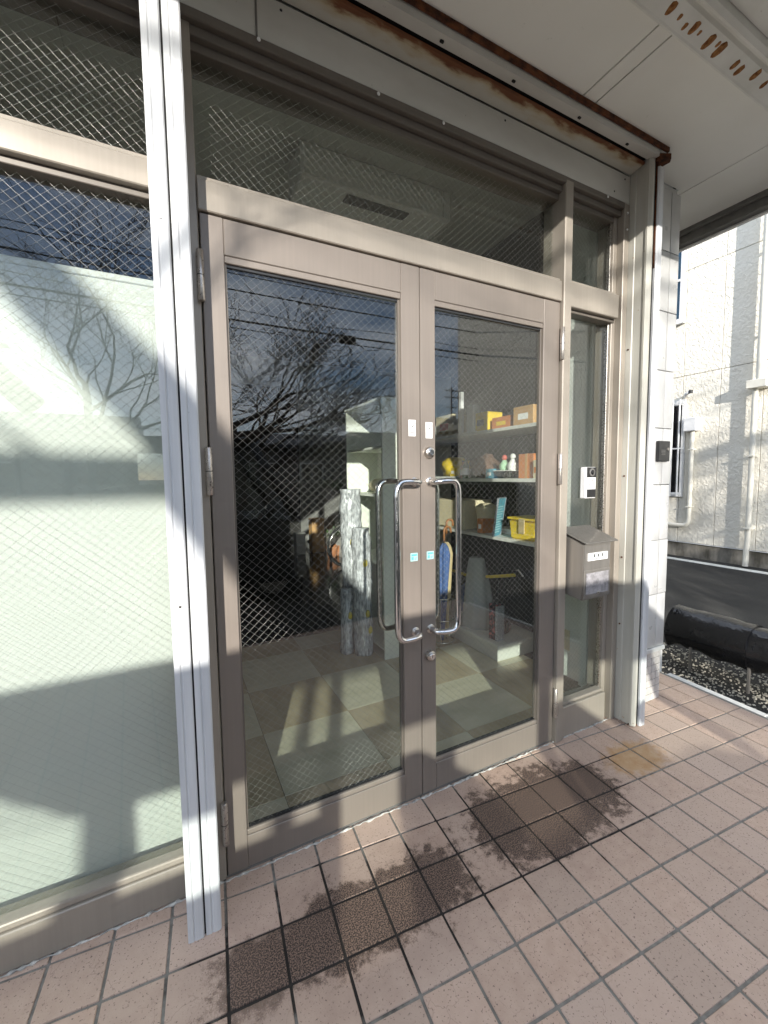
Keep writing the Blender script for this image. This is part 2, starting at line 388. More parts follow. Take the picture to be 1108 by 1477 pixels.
# street behind the camera
simple('bark', (0.055, 0.042, 0.034), .9, 0, .3, 20)
simple('van_paint', (0.018, 0.019, 0.022), .22, .2, .1)
simple('house_wall', (0.30, 0.28, 0.25), .85, 0, .1); simple('house_dark', (0.14, 0.13, 0.12), .8, 0, .15); simple('roof_tile', (0.05, 0.05, 0.055), .6, 0, .2)
simple('pole_concrete', (0.28, 0.27, 0.26), .85, 0, .1); simple('cable', (0.012, 0.012, 0.012), .6)
simple('wall_paint', (0.62, 0.615, 0.59), .8, 0, .06, 5)
# glass: thin sheet, clear inside, Fresnel reflection outside
def glass(name, tint):
    m = bpy.data.materials.new(name); m.use_nodes = True; t = m.node_tree; t.nodes.clear(); M[name] = m
    o = N(t, 'ShaderNodeOutputMaterial'); mixn = N(t, 'ShaderNodeMixShader')
    lw = N(t, 'ShaderNodeLayerWeight'); lw.inputs['Blend'].default_value = .5      # Schlick reflectance of a thin sheet
    pw = N(t, 'ShaderNodeMath', operation='POWER'); pw.inputs[1].default_value = 5.0; t.links.new(lw.outputs['Facing'], pw.inputs[0])
    fr = N(t, 'ShaderNodeMapRange'); fr.inputs['To Min'].default_value = .055; fr.inputs['To Max'].default_value = 1.0; t.links.new(pw.outputs[0], fr.inputs['Value'])
    tr = N(t, 'ShaderNodeBsdfTransparent'); tr.inputs['Color'].default_value = (*tint, 1)
    gl = N(t, 'ShaderNodeBsdfGlossy'); gl.inputs['Roughness'].default_value = 0.0; gl.inputs['Color'].default_value = (1, 1, 1, 1)
    geo = N(t, 'ShaderNodeNewGeometry'); nz_ = N(t, 'ShaderNodeTexNoise'); nz_.inputs['Scale'].default_value = 1.6; nz_.inputs['Detail'].default_value = 1
    bp = N(t, 'ShaderNodeBump'); bp.inputs['Strength'].default_value = .05; bp.inputs['Distance'].default_value = .01
    t.links.new(geo.outputs['Position'], nz_.inputs['Vector']); t.links.new(nz_.outputs['Fac'], bp.inputs['Height']); t.links.new(bp.outputs['Normal'], gl.inputs['Normal'])
    t.links.new(fr.outputs['Result'], mixn.inputs['Fac']); t.links.new(tr.outputs[0], mixn.inputs[1]); t.links.new(gl.outputs[0], mixn.inputs[2]); t.links.new(mixn.outputs[0], o.inputs['Surface'])
glass('glass', (0.955, 0.975, 0.96)); glass('van_glass', (0.90, 0.93, 0.91)); glass('sky_tint_glass', (0.5, 0.62, 0.68))
simple('wire', (0.36, 0.36, 0.34), .34, .8, .1, 3)

# ------------------------------------------------------------------ structure: ground, terrace, floors
GZ = -0.10
g = MB(); g.poly([(-400, -400, GZ), (400, -400, GZ), (400, 400, GZ), (-400, 400, GZ)])
put('ground', g, 'asphalt', kind='structure')
T = 0.158; TH = -0.0805; X0, Y1 = 0.0763, 0.0667
def grid(cx, ry):        # grid coordinates (columns, rows towards the street) -> world
    gx, gy = cx*T, -(ry-1)*T
    return Vector((X0+gx*math.cos(TH)-gy*math.sin(TH), -Y1+gx*math.sin(TH)+gy*math.cos(TH), 0))
tb = MB(); q = [grid(-14, -2.2), grid(18, -2.2), grid(18, 13), grid(-14, 13)]
tb.prism([(p.x, p.y) for p in q], 'z', -0.099, -0.0042)
terrace = put('terrace_floor', tb, 'grout', kind='structure')
def tile_bm(seed):
    r_ = random.Random(seed); h = T/2-0.0042; bm = MB()
    bm.box(-h, h, -h, h, -0.012, 0, .0022, 2)
    for v in bm.bm.verts:
        v.co.x += r_.uniform(-.0006, .0006); v.co.y += r_.uniform(-.0006, .0006)
    return bm
tile_meshes = []
for s in range(5):
    bm = tile_bm(s).bm; bmesh.ops.recalc_face_normals(bm, faces=bm.faces[:]); me = bpy.data.meshes.new('tile'); bm.to_mesh(me); bm.free()
    me.materials.append(M['tile']); tile_meshes.append(me)
far = MB(); ROT = Matrix.Rotation(TH, 4, 'Z')
for c in range(-13, 18):
    for r_ in range(-3, 13):
        ctr = grid(c+.5, r_+.5)
        if ctr.y > (0.11 if ctr.x < 2.3 else 0.30): continue
        if c == 17: continue
        near = (c >= -5 and ctr.y > -1.12)
        dz = rnd.uniform(-.0012, .0008)
        cut = ctr.x < 2.3 and ctr.y > -0.08
        if near:
            me = rnd.choice(tile_meshes)
            if cut:
                bm = bmesh.new(); bm.from_mesh(me); bm.transform(Matrix.Translation(ctr) @ ROT)
                bmesh.ops.bisect_plane(bm, geom=bm.verts[:]+bm.edges[:]+bm.faces[:], plane_co=(0, .03, 0), plane_no=(0, 1, 0), clear_outer=True)
                if not bm.faces: bm.free(); continue
                bm.transform(ROT.inverted() @ Matrix.Translation(-ctr)); me = bpy.data.meshes.new('tile'); bm.to_mesh(me); bm.free(); me.materials.append(M['tile'])
            o = bpy.data.objects.new('tile', me); COL.objects.link(o); place(o, ctr+Vector((0, 0, dz)), terrace)
            o.rotation_euler = (rnd.uniform(-.002, .002), rnd.uniform(-.002, .002), TH)
        else:
            far.box(-T/2+.004, T/2-.004, -T/2+.004, T/2-.004, -.012, 0, 0, 1, Matrix.Translation(ctr) @ ROT)
put('tile', far, 'tile', terrace, kind='stuff')
# bull-nosed edge tiles along the terrace end and the white kerb
for r_ in range(-3, 13):
    ctr = grid(17.5, r_+.5)
    if ctr.y > .34: continue
    e = MB(); h = T/2-.004
    e.prism([(-h, 0), (h-.03, 0), (h-.012, -.006), (h, -.022), (h, -.05), (-h, -.05)], 'y', -h, h)
    bmesh.ops.transform(e.bm, matrix=Matrix.Translation(ctr) @ ROT, verts=e.bm.verts[:])
    put('edge_tile', e, 'tile', terrace)
for i in range(4):
    a, b = grid(18.03, -2+i*3.6), grid(18.5, -2+i*3.6+3.57)
    k = MB(); pts = [grid(18.04, -2+i*3.6), grid(18.55, -2+i*3.6), grid(18.55, -2+i*3.6+3.56), grid(18.04, -2+i*3.6+3.56)]
    k.prism([(p.x, p.y) for p in pts], 'z', GZ-.01, -.022)
    bmesh.ops.bevel(k.bm, geom=k.bm.edges[:], offset=.006, segments=2, affect='EDGES')
    if i == 0: kerb = put('kerb', k, 'kerb_white', kind='structure')
    else: put('kerb_stone', k, 'kerb_white', kerb)
# gravel margin beside the kerb
gm = MB()
rg = random.Random(3)
for i in range(2600):
    x = rg.uniform(3.02, 3.75); y = rg.uniform(-1.3, 1.3); s = rg.uniform(.004, .011)
    bmesh.ops.create_icosphere(gm.bm, subdivisions=1, radius=s, matrix=Matrix.Translation((x, y, GZ+s*.4)) @ Matrix.Diagonal((1, rg.uniform(.6, 1.2), rg.uniform(.5, .8), 1)))
tag(put('gravel', gm, 'gravel', kind='stuff'), 'loose grey gravel on the ground beyond the white kerb', 'gravel')

# interior floor
ifl = put('interior_floor', MB().box(-.6, 2.5, .10, 2.0, -.05, -.0030), 'int_dark', kind='structure')
P1 = .4905
for i in range(-2, 5):
    for j in range(-1, 4):
        x0, x1 = max(-.6, .357+(i-1)*P1)+.0012, min(2.5, .357+i*P1)-.0012
        y0, y1 = max(.101, .278+(j-1)*.4845+.4845)+.0012, min(2.0, .278+j*.4845+.4845)-.0012
        if x1-x0 < .02 or y1-y0 < .02: continue
        B('floor_tile', x0, x1, y0, y1, -.02, 0, 'int_tile_pale' if (i+j) % 2 else 'int_tile_beige', ifl, b=.0008)
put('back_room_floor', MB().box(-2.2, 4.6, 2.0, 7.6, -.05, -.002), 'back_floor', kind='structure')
# interior shell
put('interior_ceiling', MB().box(-2.2, 2.6, .12, 7.7, 3.3, 3.36), 'int_ceiling', kind='structure')
iw = put('interior_wall', MB().box(2.155, 2.58, .112, .52, -.05, 3.3), 'int_wall', kind='structure')
put('shop_side_wall', MB().box(2.5, 2.58, .521, 2.0, -.05, 3.3), 'int_dark', kind='structure')  # shade put into the wall colour so the sky reflection dominates
B('skirting', 2.143, 2.1535, .112, .515, .001, .10, 'fascia_grey', iw)
B('skirting', 2.487, 2.4985, .525, 1.99, .001, .07, 'fascia_grey', iw)
B('outlet', 2.148, 2.1535, .29, .375, .27, .40, 'cream', iw, .002)
B('wall_post', 2.118, 2.1535, .150, .20, .101, 3.29, 'int_wall', iw)
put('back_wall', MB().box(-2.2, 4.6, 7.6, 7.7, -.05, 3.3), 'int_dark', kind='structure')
put('partition_wall', MB().box(-2.2, .02, 2.0, 2.1, -.05, 3.3).box(.02, 2.6, 2.0, 2.1, 2.35, 3.3), 'int_dark', kind='structure')  # coloured near-black to read as unlit interior behind the upper glass
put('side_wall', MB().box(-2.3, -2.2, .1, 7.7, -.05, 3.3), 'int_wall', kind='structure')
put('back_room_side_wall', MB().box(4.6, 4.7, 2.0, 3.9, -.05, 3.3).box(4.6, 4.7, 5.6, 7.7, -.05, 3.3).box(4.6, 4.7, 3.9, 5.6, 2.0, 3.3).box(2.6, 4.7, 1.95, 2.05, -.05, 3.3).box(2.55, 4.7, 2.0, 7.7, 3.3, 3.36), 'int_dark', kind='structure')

# ------------------------------------------------------------------ wire glass
def wires(x0, x1, z0, z1, y, parent, off=0.0, w=.00031):
    VV = []; FF = []; sl_ = .90; P = .0282
    for sgn in (1, -1):
        dirv = Vector((1, 0, sgn*sl_)).normalized(); nrm = Vector((-dirv.z, 0, dirv.x))
        span = (x1-x0)*sl_
        lo = z0-(span if sgn > 0 else 0); hi = z1+(span if sgn < 0 else 0)
        c = lo+off % P
        yy = y+(.0004 if sgn > 0 else -.0004)
        while c < hi:
            # z = c + sgn*sl*(x-x0)
            xa, xb = x0, x1
            t0 = (z0-c)/(sgn*sl_)+x0; t1 = (z1-c)/(sgn*sl_)+x0
            xa = max(xa, min(t0, t1)); xb = min(xb, max(t0, t1))
            if xb-xa > .003:
                A = Vector((xa, yy, c+sgn*sl_*(xa-x0))); Bv = Vector((xb, yy, c+sgn*sl_*(xb-x0)))
                n1 = nrm*w; n2 = Vector((0, w, 0)); offs = (n1, n2, -n1, -n2)
                ns = max(1, int((Bv-A).length/.06)); prevr = None
                for i in range(ns+1):
                    p = A.lerp(Bv, i/ns); cur = [len(VV)+k for k in range(4)]; VV.extend([p+d for d in offs])
                    if prevr: FF.extend([(prevr[k], prevr[(k+1) % 4], cur[(k+1) % 4], cur[k]) for k in range(4)])
                    prevr = cur
            c += P
    me = bpy.data.meshes.new('wire_mesh'); org = Vector(((x0+x1)/2, y, z0))
    me.from_pydata([v-org for v in VV], [], FF); me.materials.append(M['wire'])
    for p in me.polygons: p.use_smooth = True
    o = bpy.data.objects.new('wire_mesh', me); COL.objects.link(o); place(o, org, parent); o['kind'] = 'stuff'
def pane(x0, x1, z0, z1, y, parent, off=0.0, mat='glass', mesh=True):
    p = put('glass_pane', MB().box(x0, x1, y-.003, y+.003, z0, z1), mat, parent)
    if mesh: wires(x0, x1, z0, z1, y-.0045, p, off)
    return p

# ------------------------------------------------------------------ storefront frame
fr = thing('storefront_frame', (1.0, 0, 0), 'fixed taupe metal storefront frame with wired glass panes around the double doors', 'window frame')
# left window
B('bottom_rail', -2.2, .0, -.004, .10, .002, .118, 'frame_metal', fr, .003)
B('glazing_ledge', -2.2, .0, .004, .045, .118, .142, 'frame_metal', fr, .006, 2)
B('transom_rail', -2.2, .03, -.012, .10, 2.216, 2.292, 'frame_metal', fr, .003)
B('transom_ledge', -2.2, .03, -.002, .08, 2.292, 2.308, 'frame_metal', fr, .002)
B('transom_lip', -2.2, .03, .012, .08, 2.196, 2.216, 'dark_bronze', fr, .002)
pane(-2.2, .03, .135, 2.21, .045, fr, .004)
pane(-2.2, .03, 2.30, 2.74, .05, fr, .011)
# jamb behind left rail
B('jamb', .03, .089, -.002, .11, .002, 2.74, 'frame_metal', fr, .003)
# over the doors
B('transom_rail', .089, 1.6705, -.010, .10, 2.192, 2.284, 'frame_metal', fr, .003)
B('transom_ledge', .089, 1.6705, .002, .08, 2.284, 2.299, 'frame_metal', fr, .002)
pane(.089, 1.672, 2.292, 2.72, .055, fr, .02)
B('mullion', 1.6705, 1.722, -.022, .11, .002, 2.735, 'frame_metal', fr, .004)
# side light
B('bottom_rail', 1.722, 2.075, -.006, .10, .002, .165, 'frame_metal', fr, .003)
B('glazing_ledge', 1.722, 2.075, .008, .05, .165, .182, 'frame_metal', fr, .005, 2)
B('middle_rail', 1.722, 2.085, -.014, .10, 2.176, 2.292, 'frame_metal', fr, .003)
B('middle_ledge', 1.722, 2.085, .0, .07, 2.292, 2.306, 'frame_metal', fr, .002)
B('middle_lip', 1.722, 2.085, .01, .07, 2.160, 2.176, 'dark_bronze', fr, .002)
pane(1.722, 2.085, .175, 2.17, .052, fr, .006)
pane(1.722, 2.085, 2.30, 2.72, .055, fr, .015)
B('jamb', 2.075, 2.104, .018, .11, .002, 2.70, 'frame_metal', fr, .002)
B('jamb', 2.104, 2.1445, -.018, .11, .002, 2.748, 'frame_metal', fr, .003)
B('jamb_bead', 2.066, 2.075, .03, .05, .165, 2.70, 'nickel', fr, .001)
# head
B('head', -2.2, 2.103, .020, .12, 2.664, 2.690, 'dark_bronze', fr, .002)
B('head', -2.2, 2.103, .000, .12, 2.690, 2.718, 'dark_bronze', fr, .002)
B('head', -2.2, 2.103, -.020, .12, 2.718, 2.748, 'dark_bronze', fr, .003)
B('sill', .089, 1.6705, .004, .10, -.004, .009, 'fascia_grey', fr, .001)
for (x, z) in ((.285, 2.735), (.98, 2.733), (1.96, 2.733), (2.122, 2.62), (2.122, 2.70), (.70, 2.733)):
    put('screw', MB().lathe([(.006, -.0245), (.0055, -.027), (.003, -.0285)], (x, 0 if x < 2.1 else .003, z), 'y', 12), 'white_plastic', fr)

# ------------------------------------------------------------------ doors
def leaf(label, xl, xr, side):
    t = thing('entrance_door', ((xl+xr)/2, 0.02, .012), label, 'door', 'pair of glazed entrance doors')
    wl, wr = (.068, .083) if side < 0 else (.070, .104)
    zb, zt = .012, 2.188
    B('stile', xl, xl+wl, -.002, .038, zb, zt, 'door_metal', t, .0025)
    B('stile', xr-wr, xr, -.002, .038, zb, zt, 'door_metal', t, .0025)
    gx0, gx1 = xl+wl, xr-wr
    B('top_rail', gx0, gx1, 0, .036, 2.078, zt, 'door_metal', t, .002)
    B('bottom_rail', gx0, gx1, 0, .036, zb, .128, 'door_metal', t, .002)
    # glazing beads
    B('glazing_bead', gx0, gx1, .003, .030, 2.056, 2.078, 'door_metal', t, .002)
    B('glazing_bead', gx0, gx1, .003, .030, .128, .148, 'door_metal', t, .004, 2)
    B('glazing_bead', gx0, gx0+.007, .010, .028, .148, 2.056, 'dark_bronze', t, .001)
    B('glazing_bead', gx1-.009, gx1, .010, .028, .148, 2.056, 'dark_bronze', t, .001)
    B('gasket', gx0, gx1, .0115, .026, 2.047, 2.056, 'black_plastic', t, 0)
    B('gasket', gx0, gx1, .0115, .026, .148, .153, 'black_plastic', t, 0)
    pane(gx0+.002, gx1-.002, .150, 2.054, .0205, t, .0 if side < 0 else .013)
    # pull handles, outside and inside
    if side < 0: xm, xb = xr-.030, .737
    else: xm, xb = xl+.042, 1.026
    for sy, nm in ((-1, 'pull_handle'), (1, 'pull_handle')):
        y0 = -.002 if sy < 0 else .038; yb = y0+sy*.058
        pts = []
        zt_, zb_ = 1.352, .735
        def arc(p0, p1, p2, n=7):
            return [Vector(p0)*(1-k/n)**2+Vector(p1)*2*(k/n)*(1-k/n)+Vector(p2)*(k/n)**2 for k in range(n+1)]
        mx_ = xm+(xb-xm)*.42
        pts += [Vector((xm, y0, zt_))]+arc((xm, yb-sy*.025, zt_), (xm, yb, zt_), (mx_, yb, zt_+.003), 5)
        pts += arc((xb-(xb-xm)*.33, yb, zt_+.003), (xb, yb, zt_+.002), (xb, yb, zt_-.055))
        pts += arc((xb, yb, zb_+.055), (xb, yb, zb_-.002), (xb-(xb-xm)*.33, yb, zb_-.003))
        pts += arc((mx_, yb, zb_-.003), (xm, yb, zb_), (xm, yb-sy*.025, zb_), 5)+[Vector((xm, y0, zb_))]
        h = put(nm, MB().tube(pts, .0122, 14), 'chrome', t, smooth=True, auto=50)
        for z in (zt_, zb_):
            put('rosette', MB().lathe([(.019, 0), (.019, sy*.004), (.016, sy*.006)], (xm, y0, z), 'y', 20), 'nickel', h, smooth=True, auto=35)
    if side > 0:
        for z, nm in ((1.470, 'lock_cylinder'), (.622, 'lock_cylinder')):
            x = xl+.036
            lk = put(nm, MB().lathe([(.0235, -.002), (.0235, -.010), (.020, -.020), (.0165, -.022)], (x, 0, z), 'y', 24), 'nickel', t, smooth=True, auto=30)
            put('plug', MB().lathe([(.0125, -.021), (.0125, -.026), (.011, -.027)], (x, 0, z), 'y', 20), 'chrome', lk, smooth=True, auto=30)
            put('keyhole', MB().box(x-.0012, x+.0012, -.0276, -.0268, z-.006, z+.006), 'ink', lk)
    # hinges
    hx = .0885 if side < 0 else 1.6705
    for z in (1.995, 1.40, .215):
        hg = put('hinge', MB().lathe([(.009, -.075), (.0105, -.073), (.0105, -.001), (.0105, .073), (.009, .075)], (hx, -.016, z), 'z', 16), 'hinge_metal', t, smooth=True, auto=40)
        put('knuckle_gap', MB().lathe([(.0108, -.0012), (.0108, .0012)], (hx, -.016, z), 'z', 16), 'ink', hg)
    # stickers: a white instruction sticker and a small teal square
    sx = .842 if side < 0 else .922
    zs = 1.566 if side < 0 else 1.560
    s = put('instruction_sticker', MB().box(sx-.016, sx+.016, -.0031, -.002, zs-.032, zs+.032), 'paper_white', t)
    ik = MB(); rr = random.Random(5)
    for (a, b, c, d) in ((-.010, .017, -.006, .020), (-.009, .010, -.004, .012), (-.011, .004, -.008, .0065), (.001, .020, .003, .024), (-.0005, -.002, .0012, .001)):
        ik.box(sx+a, sx+c, -.0036, -.0032, zs+b, zs+d)
    ik.box(-.011, .011, -.0004, .0, -.0009, .0009, 0, 1, Matrix.Translation((sx+.006, -.0032, zs+.012)) @ Matrix.Rotation(R(-42), 4, 'Y'))
    ik.box(-.006, .006, -.0004, .0, -.0012, .0012, 0, 1, Matrix.Translation((sx+.002, -.0032, zs+.006)) @ Matrix.Rotation(R(-30), 4, 'Y'))
    for row in range(2):
        x = sx-.010
        while x < sx+.010:
            w = rr.uniform(.0012, .003); ik.box(x, x+w, -.0036, -.0032, zs-.019-row*.006, zs-.016-row*.006); x += w+.001
    put('printed_marks', ik, 'ink', s)
    zs2 = 1.047; sx2 = .847 if side < 0 else .925
    s = put('square_sticker', MB().box(sx2-.0165, sx2+.0165, -.0031, -.002, zs2-.0165, zs2+.0165), 'teal_pale', t)
    ik = MB()
    ik.box(sx2-.013, sx2+.013, -.0036, -.0032, zs2+.004, zs2+.012).box(sx2-.013, sx2-.002, -.0036, -.0032, zs2-.012, zs2+.001).box(sx2+.002, sx2+.013, -.0036, -.0032, zs2-.006, zs2-.003).box(sx2+.002, sx2+.010, -.0036, -.0032, zs2-.012, zs2-.009)
    put('printed_marks', ik, 'teal_print', s)
    return t
leaf('left taupe metal glass door leaf with bent chrome pull handle', .093, .8805, -1)
leaf('right taupe metal glass door leaf with two key lock cylinders', .8835, 1.6665, 1)

# ------------------------------------------------------------------ shutter rails
t = thing('shutter_rail', (.01, -.10, 0), 'white painted vertical shutter rail standing left of the doors', 'shutter rail')
# two fluted lips with a slot between, on a hollow body
B('rail_body', -.036, .0545, -.146, -.012, .0, 2.93, 'rail_white', t, .002)
for x0, x1 in ((-.037, .0075), (.0125, .0565)):
    prof = [(x0, -.140), (x0, -.158), (x0+.014, -.160), (x0+.018, -.157), (x0+.022, -.160), (x1-.004, -.160), (x1, -.156), (x1, -.140)]
    put('rail_lip', MB().prism(prof, 'z', .0005, 2.935), 'rail_white', t)
B('guide_slot', .0075, .0125, -.152, -.1455, .002, 2.93, 'slot_shade', t, 0)
for z in (2.06, 1.02): put('bolt', MB().lathe([(.004, -.1605), (.0035, -.163)], (-.014, 0, z), 'y', 10), 'nickel', t)
t = thing('shutter_rail', (2.18, -.07, 0), 'cream and white shutter rail with black slot and rust stains right of the doors', 'shutter rail')
mb = MB(); mb.prism([(2.1465, -.012), (2.1465, -.045), (2.150, -.048), (2.150, -.112), (2.158, -.122), (2.172, -.122), (2.172, -.012)], 'z', .004, 2.93)
put('rail_web', mb, 'rail_cream', t)
B('web_edge', 2.1445, 2.1505, -.112, -.100, .004, 2.93, 'rail_cream', t, .001)
B('guide_slot', 2.164, 2.193, -.118, -.05, .001, 2.93, 'slot_shade', t, 0)
put('slot_rust', MB().box(2.186, 2.1925, -.1245, -.118, 2.4, 2.93), 'rust', t)
mb = MB(); mb.prism([(2.190, -.060), (2.190, -.128), (2.196, -.134), (2.228, -.134), (2.232, -.130), (2.232, -.02), (2.194, -.02)], 'z', .001, 2.88)
put('rail_lip', mb, 'rail_white', t)
mb = MB(); rr = random.Random(2)
for i in range(14): mb.blob((2.150+rr.uniform(0, .035), -.095-rr.uniform(0, .022), .006), (.010, .006, .006), .5, 5, 1, i)
put('rust_flakes', mb, 'rust', t)
for z in (.55, .92, 1.36, 2.02): put('bolt', MB().lathe([(.005, 0), (.004, -.003)], (2.1465, -.03, z), 'x', 10), 'rust', t)
# ------------------------------------------------------------------ shutter box over the doors
t = thing('shutter_box', (1.0, -.08, 2.748), 'grey painted shutter box with rusty lower edge above the doors', 'shutter box')
B('front_panel', -2.2, 2.144, -.016, .02, 2.7485, 2.884, 'header_paint', t, .002)
B('seam', -2.2, 2.144, -.010, .02, 2.884, 2.893, 'fascia_grey', t, 0)
put('rusty_plate', MB().prism([(-.014, 2.893), (-.086, 2.903), (-.088, 2.912), (-.014, 2.925)], 'x', -2.2, 2.144), 'header_rusty', t)
B('recess_shade', -2.2, 2.18, -.10, -.02, 2.926, 2.96, 'slot_shade', t, 0)  # solid black strip in place of the shaded gap between the plates
put('outer_plate', MB().prism([(-.096, 2.918), (-.142, 2.912), (-.144, 2.955), (-.096, 2.955)], 'x', -2.2, 2.17), 'header_paint', t)
put('rusty_angle', MB().prism([(-.1445, 2.942), (-.147, 2.938), (-.157, 2.940), (-.158, 2.9585), (-.1445, 2.9585)], 'x', -2.2, 2.225), 'rust', t)
put('rusty_angle', MB().prism([(2.172, -.144), (2.225, -.166), (2.244, -.15), (2.232, -.06), (2.176, -.06)], 'z', 2.90, 2.9255), 'rust', t)
for x in (.42, .90, 1.24, 1.62, 1.95): put('drain_hole', MB().box(x, x+.016, -.122, -.112, 2.9095, 2.9165, .002), 'slot_shade', t)
for x in (.36, 1.3, 2.10, 2.02):
    put('screw', MB().lathe([(.0045, -.0165), (.003, -.0185)], (x, 0, 2.86 if x != 2.02 else 2.78), 'y', 10), 'ink', t)
B('panel_joint', .278, .284, -.0185, -.0155, 2.7485, 2.884, 'fascia_grey', t, 0)

# ------------------------------------------------------------------ canopy
t = thing('canopy', (.6, -.6, 2.88), 'white canopy with flat soffit boards and rust spotted beam over the entrance', 'canopy')
xs = [-2.4, -1.25, -.30, .635, 1.598, 1.677, 2.648, 3.048]
for i in range(len(xs)-1):
    if 1.6 < xs[i] < 1.7:
        a, b = xs[i]+.003, xs[i+1]-.003
        put('soffit_board', MB().prism([(a, -.478), (b, -.478), (b, 1.2), (2.605, 1.2), (2.605, .0), (2.25, .0), (2.25, -.150), (a, -.150)], 'z', 2.960, 2.975), 'soffit', t); continue
    B('soffit_board', xs[i]+.003, xs[i+1]-.003, -.478, 1.2 if xs[i] > 2.6 else -.150, 2.960, 2.975, 'soffit', t, .0015)
put('soffit_backing', MB().box(-2.4, 3.05, -.478, -.105, 2.976, 2.99).box(2.60, 3.05, -.105, 1.2, 2.976, 2.99), 'slot_shade', t)
mb = MB(); mb.prism([(-.482, 2.985), (-.480, 2.932), (-.483, 2.926), (-.489, 2.925), (-.494, 2.929), (-.552, 2.951), (-.560, 2.962), (-.568, 2.964), (-.574, 2.948), (-.586, 2.940), (-.600, 2.950), (-.606, 2.985)], 'x', -2.4, 3.05)
put('beam', mb, 'beam_paint', t)
B('outer_board', -2.4, 3.05, -1.09, -.606, 2.972, 2.99, 'beam_paint', t, 0)
B('front_fascia', -2.4, 3.15, -1.13, -1.091, 2.888, 3.13, 'wall_paint', t, .003)
put('roof_slab', MB().box(-2.4, 3.15, -1.09, -.105, 2.992, 3.10).box(2.705, 3.15, -.105, 1.2, 2.992, 3.10), 'wall_paint', t)
B('soffit_filler', 2.1455, 2.2475, -.1495, .003, 2.9605, 2.9745, 'soffit', t, 0)
B('side_trim', 3.052, 3.075, -1.09, 1.2, 2.935, 2.99, 'fascia_grey', t, .003)
B('side_trim', 3.078, 3.15, -1.09, 1.2, 2.885, 2.99, 'fascia_grey', t, .004)
B('trim_lip', 3.128, 3.152, -1.09, 1.2, 2.872, 2.8845, 'white_metal', t, .002)
rr = random.Random(11); SL = (2.951-2.929)/(.552-.494)
for x, big_ in ((1.56, 1), (1.615, .4), (1.66, .5), (1.70, 1), (1.735, .3), (1.80, 1.2), (1.845, .4), (1.87, 1.3), (1.99, .8), (2.03, .9), (2.12, 1), (2.20, .7), (2.31, 1.1), (1.30, 1), (1.1, .8)):
    y = rr.uniform(-.534, -.512); z = 2.929+(-.494-y)*SL
    mb = MB().blob((0, 0, 0), (.011*big_+.003, .018*big_+.003, .0016), .35, 4, 2, x)
    bmesh.ops.transform(mb.bm, matrix=Matrix.Translation((x, y, z)) @ Matrix.Rotation(-math.atan(SL), 4, 'X') @ Matrix.Rotation(.35, 4, 'Z'), verts=mb.bm.verts[:])
    put('rust_spot', mb, 'rust_spot', t, smooth=True)
for x, y in ((1.66, -.72), (1.79, -.66), (2.0, -.70), (1.9, -.75), (2.15, -.64)):
    put('rust_spot', MB().blob((x, y, 2.972), (.012, .009, .002), .35, 4, 2, x), 'rust_spot', t, smooth=True)

# ------------------------------------------------------------------ shop building: pier and mass
t = thing('shop_building', (2.4, .1, GZ), 'white tiled corner pier of the shop beside the entrance', 'building')
B('pier_core', 2.234, 2.592, .004, .40, GZ, 2.958, 'wall_paint', t, 0)
B('side_wall', 2.505, 2.70, .42, 8, GZ, 3.4, 'wall_paint', t, 0)
B('upper_wall', -2.4, 2.70, -.10, 8, 3.37, 5.6, 'wall_paint', t, 0)
B('lintel_wall', -2.4, 2.233, .021, .112, 2.749, 3.369, 'wall_paint', t, 0)
B('lintel_wall', -2.4, 2.233, -.10, .0205, 2.961, 3.369, 'wall_paint', t, 0)
B('pier_head', 2.234, 2.70, .004, .40, 2.992, 3.369, 'wall_paint', t, 0)
B('rear_wall', -2.4, 4.8, 7.72, 8, GZ, 3.13, 'wall_paint', t, 0)
B('low_wall', 2.86, 2.99, .285, 1.5, GZ, .36, 'wall_paint', t, .006)
mb = MB(); mb.prism([(2.9, .20), (2.985, .20), (2.985, .284), (2.9, .284)], 'z', GZ, .14); put('kerb_return', mb, 'kerb_white', t)
z = .335; cols = [(2.236, 2.5185), (2.5225, 2.606)]
k = 0
while z < 2.9:
    z1 = min(z+.3235, 2.955)
    for a, b in cols:
        d = rnd.uniform(-.0015, .0015)
        put('pier_tile', MB().box(a, b, -.012+d, .003, z+.0018, z1-.0018, .0035, 2), 'pier_tile', t, smooth=True, auto=40)
    z += .3235; k += 1
B('ledge', 2.236, 2.612, -.018, .02, .306, .333, 'pier_tile', t, .004, 2)
B('mosaic_bed', 2.236, 2.594, -.0005, .003, -.003, .305, 'mosaic_joint', t, 0)
bm = MB().box(-.0205, .0205, -.004, .001, -.0205, .0205, .002).bm; bmesh.ops.recalc_face_normals(bm, faces=bm.faces[:]); mme = bpy.data.meshes.new('mosaic_tile'); bm.to_mesh(mme); bm.free(); mme.materials.append(M['mosaic'])
for i in range(8):
    for j in range(7):
        o = bpy.data.objects.new('mosaic_tile', mme); COL.objects.link(o); place(o, Vector((2.262+i*.0438, -.0008, .021+j*.0438)), t); o.rotation_euler = (rnd.uniform(-.02, .02), 0, rnd.uniform(-.02, .02))
# sealant line along the storefront foot
mb = MB(); rr = random.Random(4); pts = []; rad = []
x = -.7
while x < 2.14:
    pts.append((x, -.006+rr.uniform(-.004, .002), .001+rr.uniform(-.001, .002))); rad.append(rr.choice((.0015, .002, .002, .003, .0045, .006))); x += .012
mb.tube(pts, rad, 6); put('sealant_bead', mb, 'sealant', t, smooth=True)

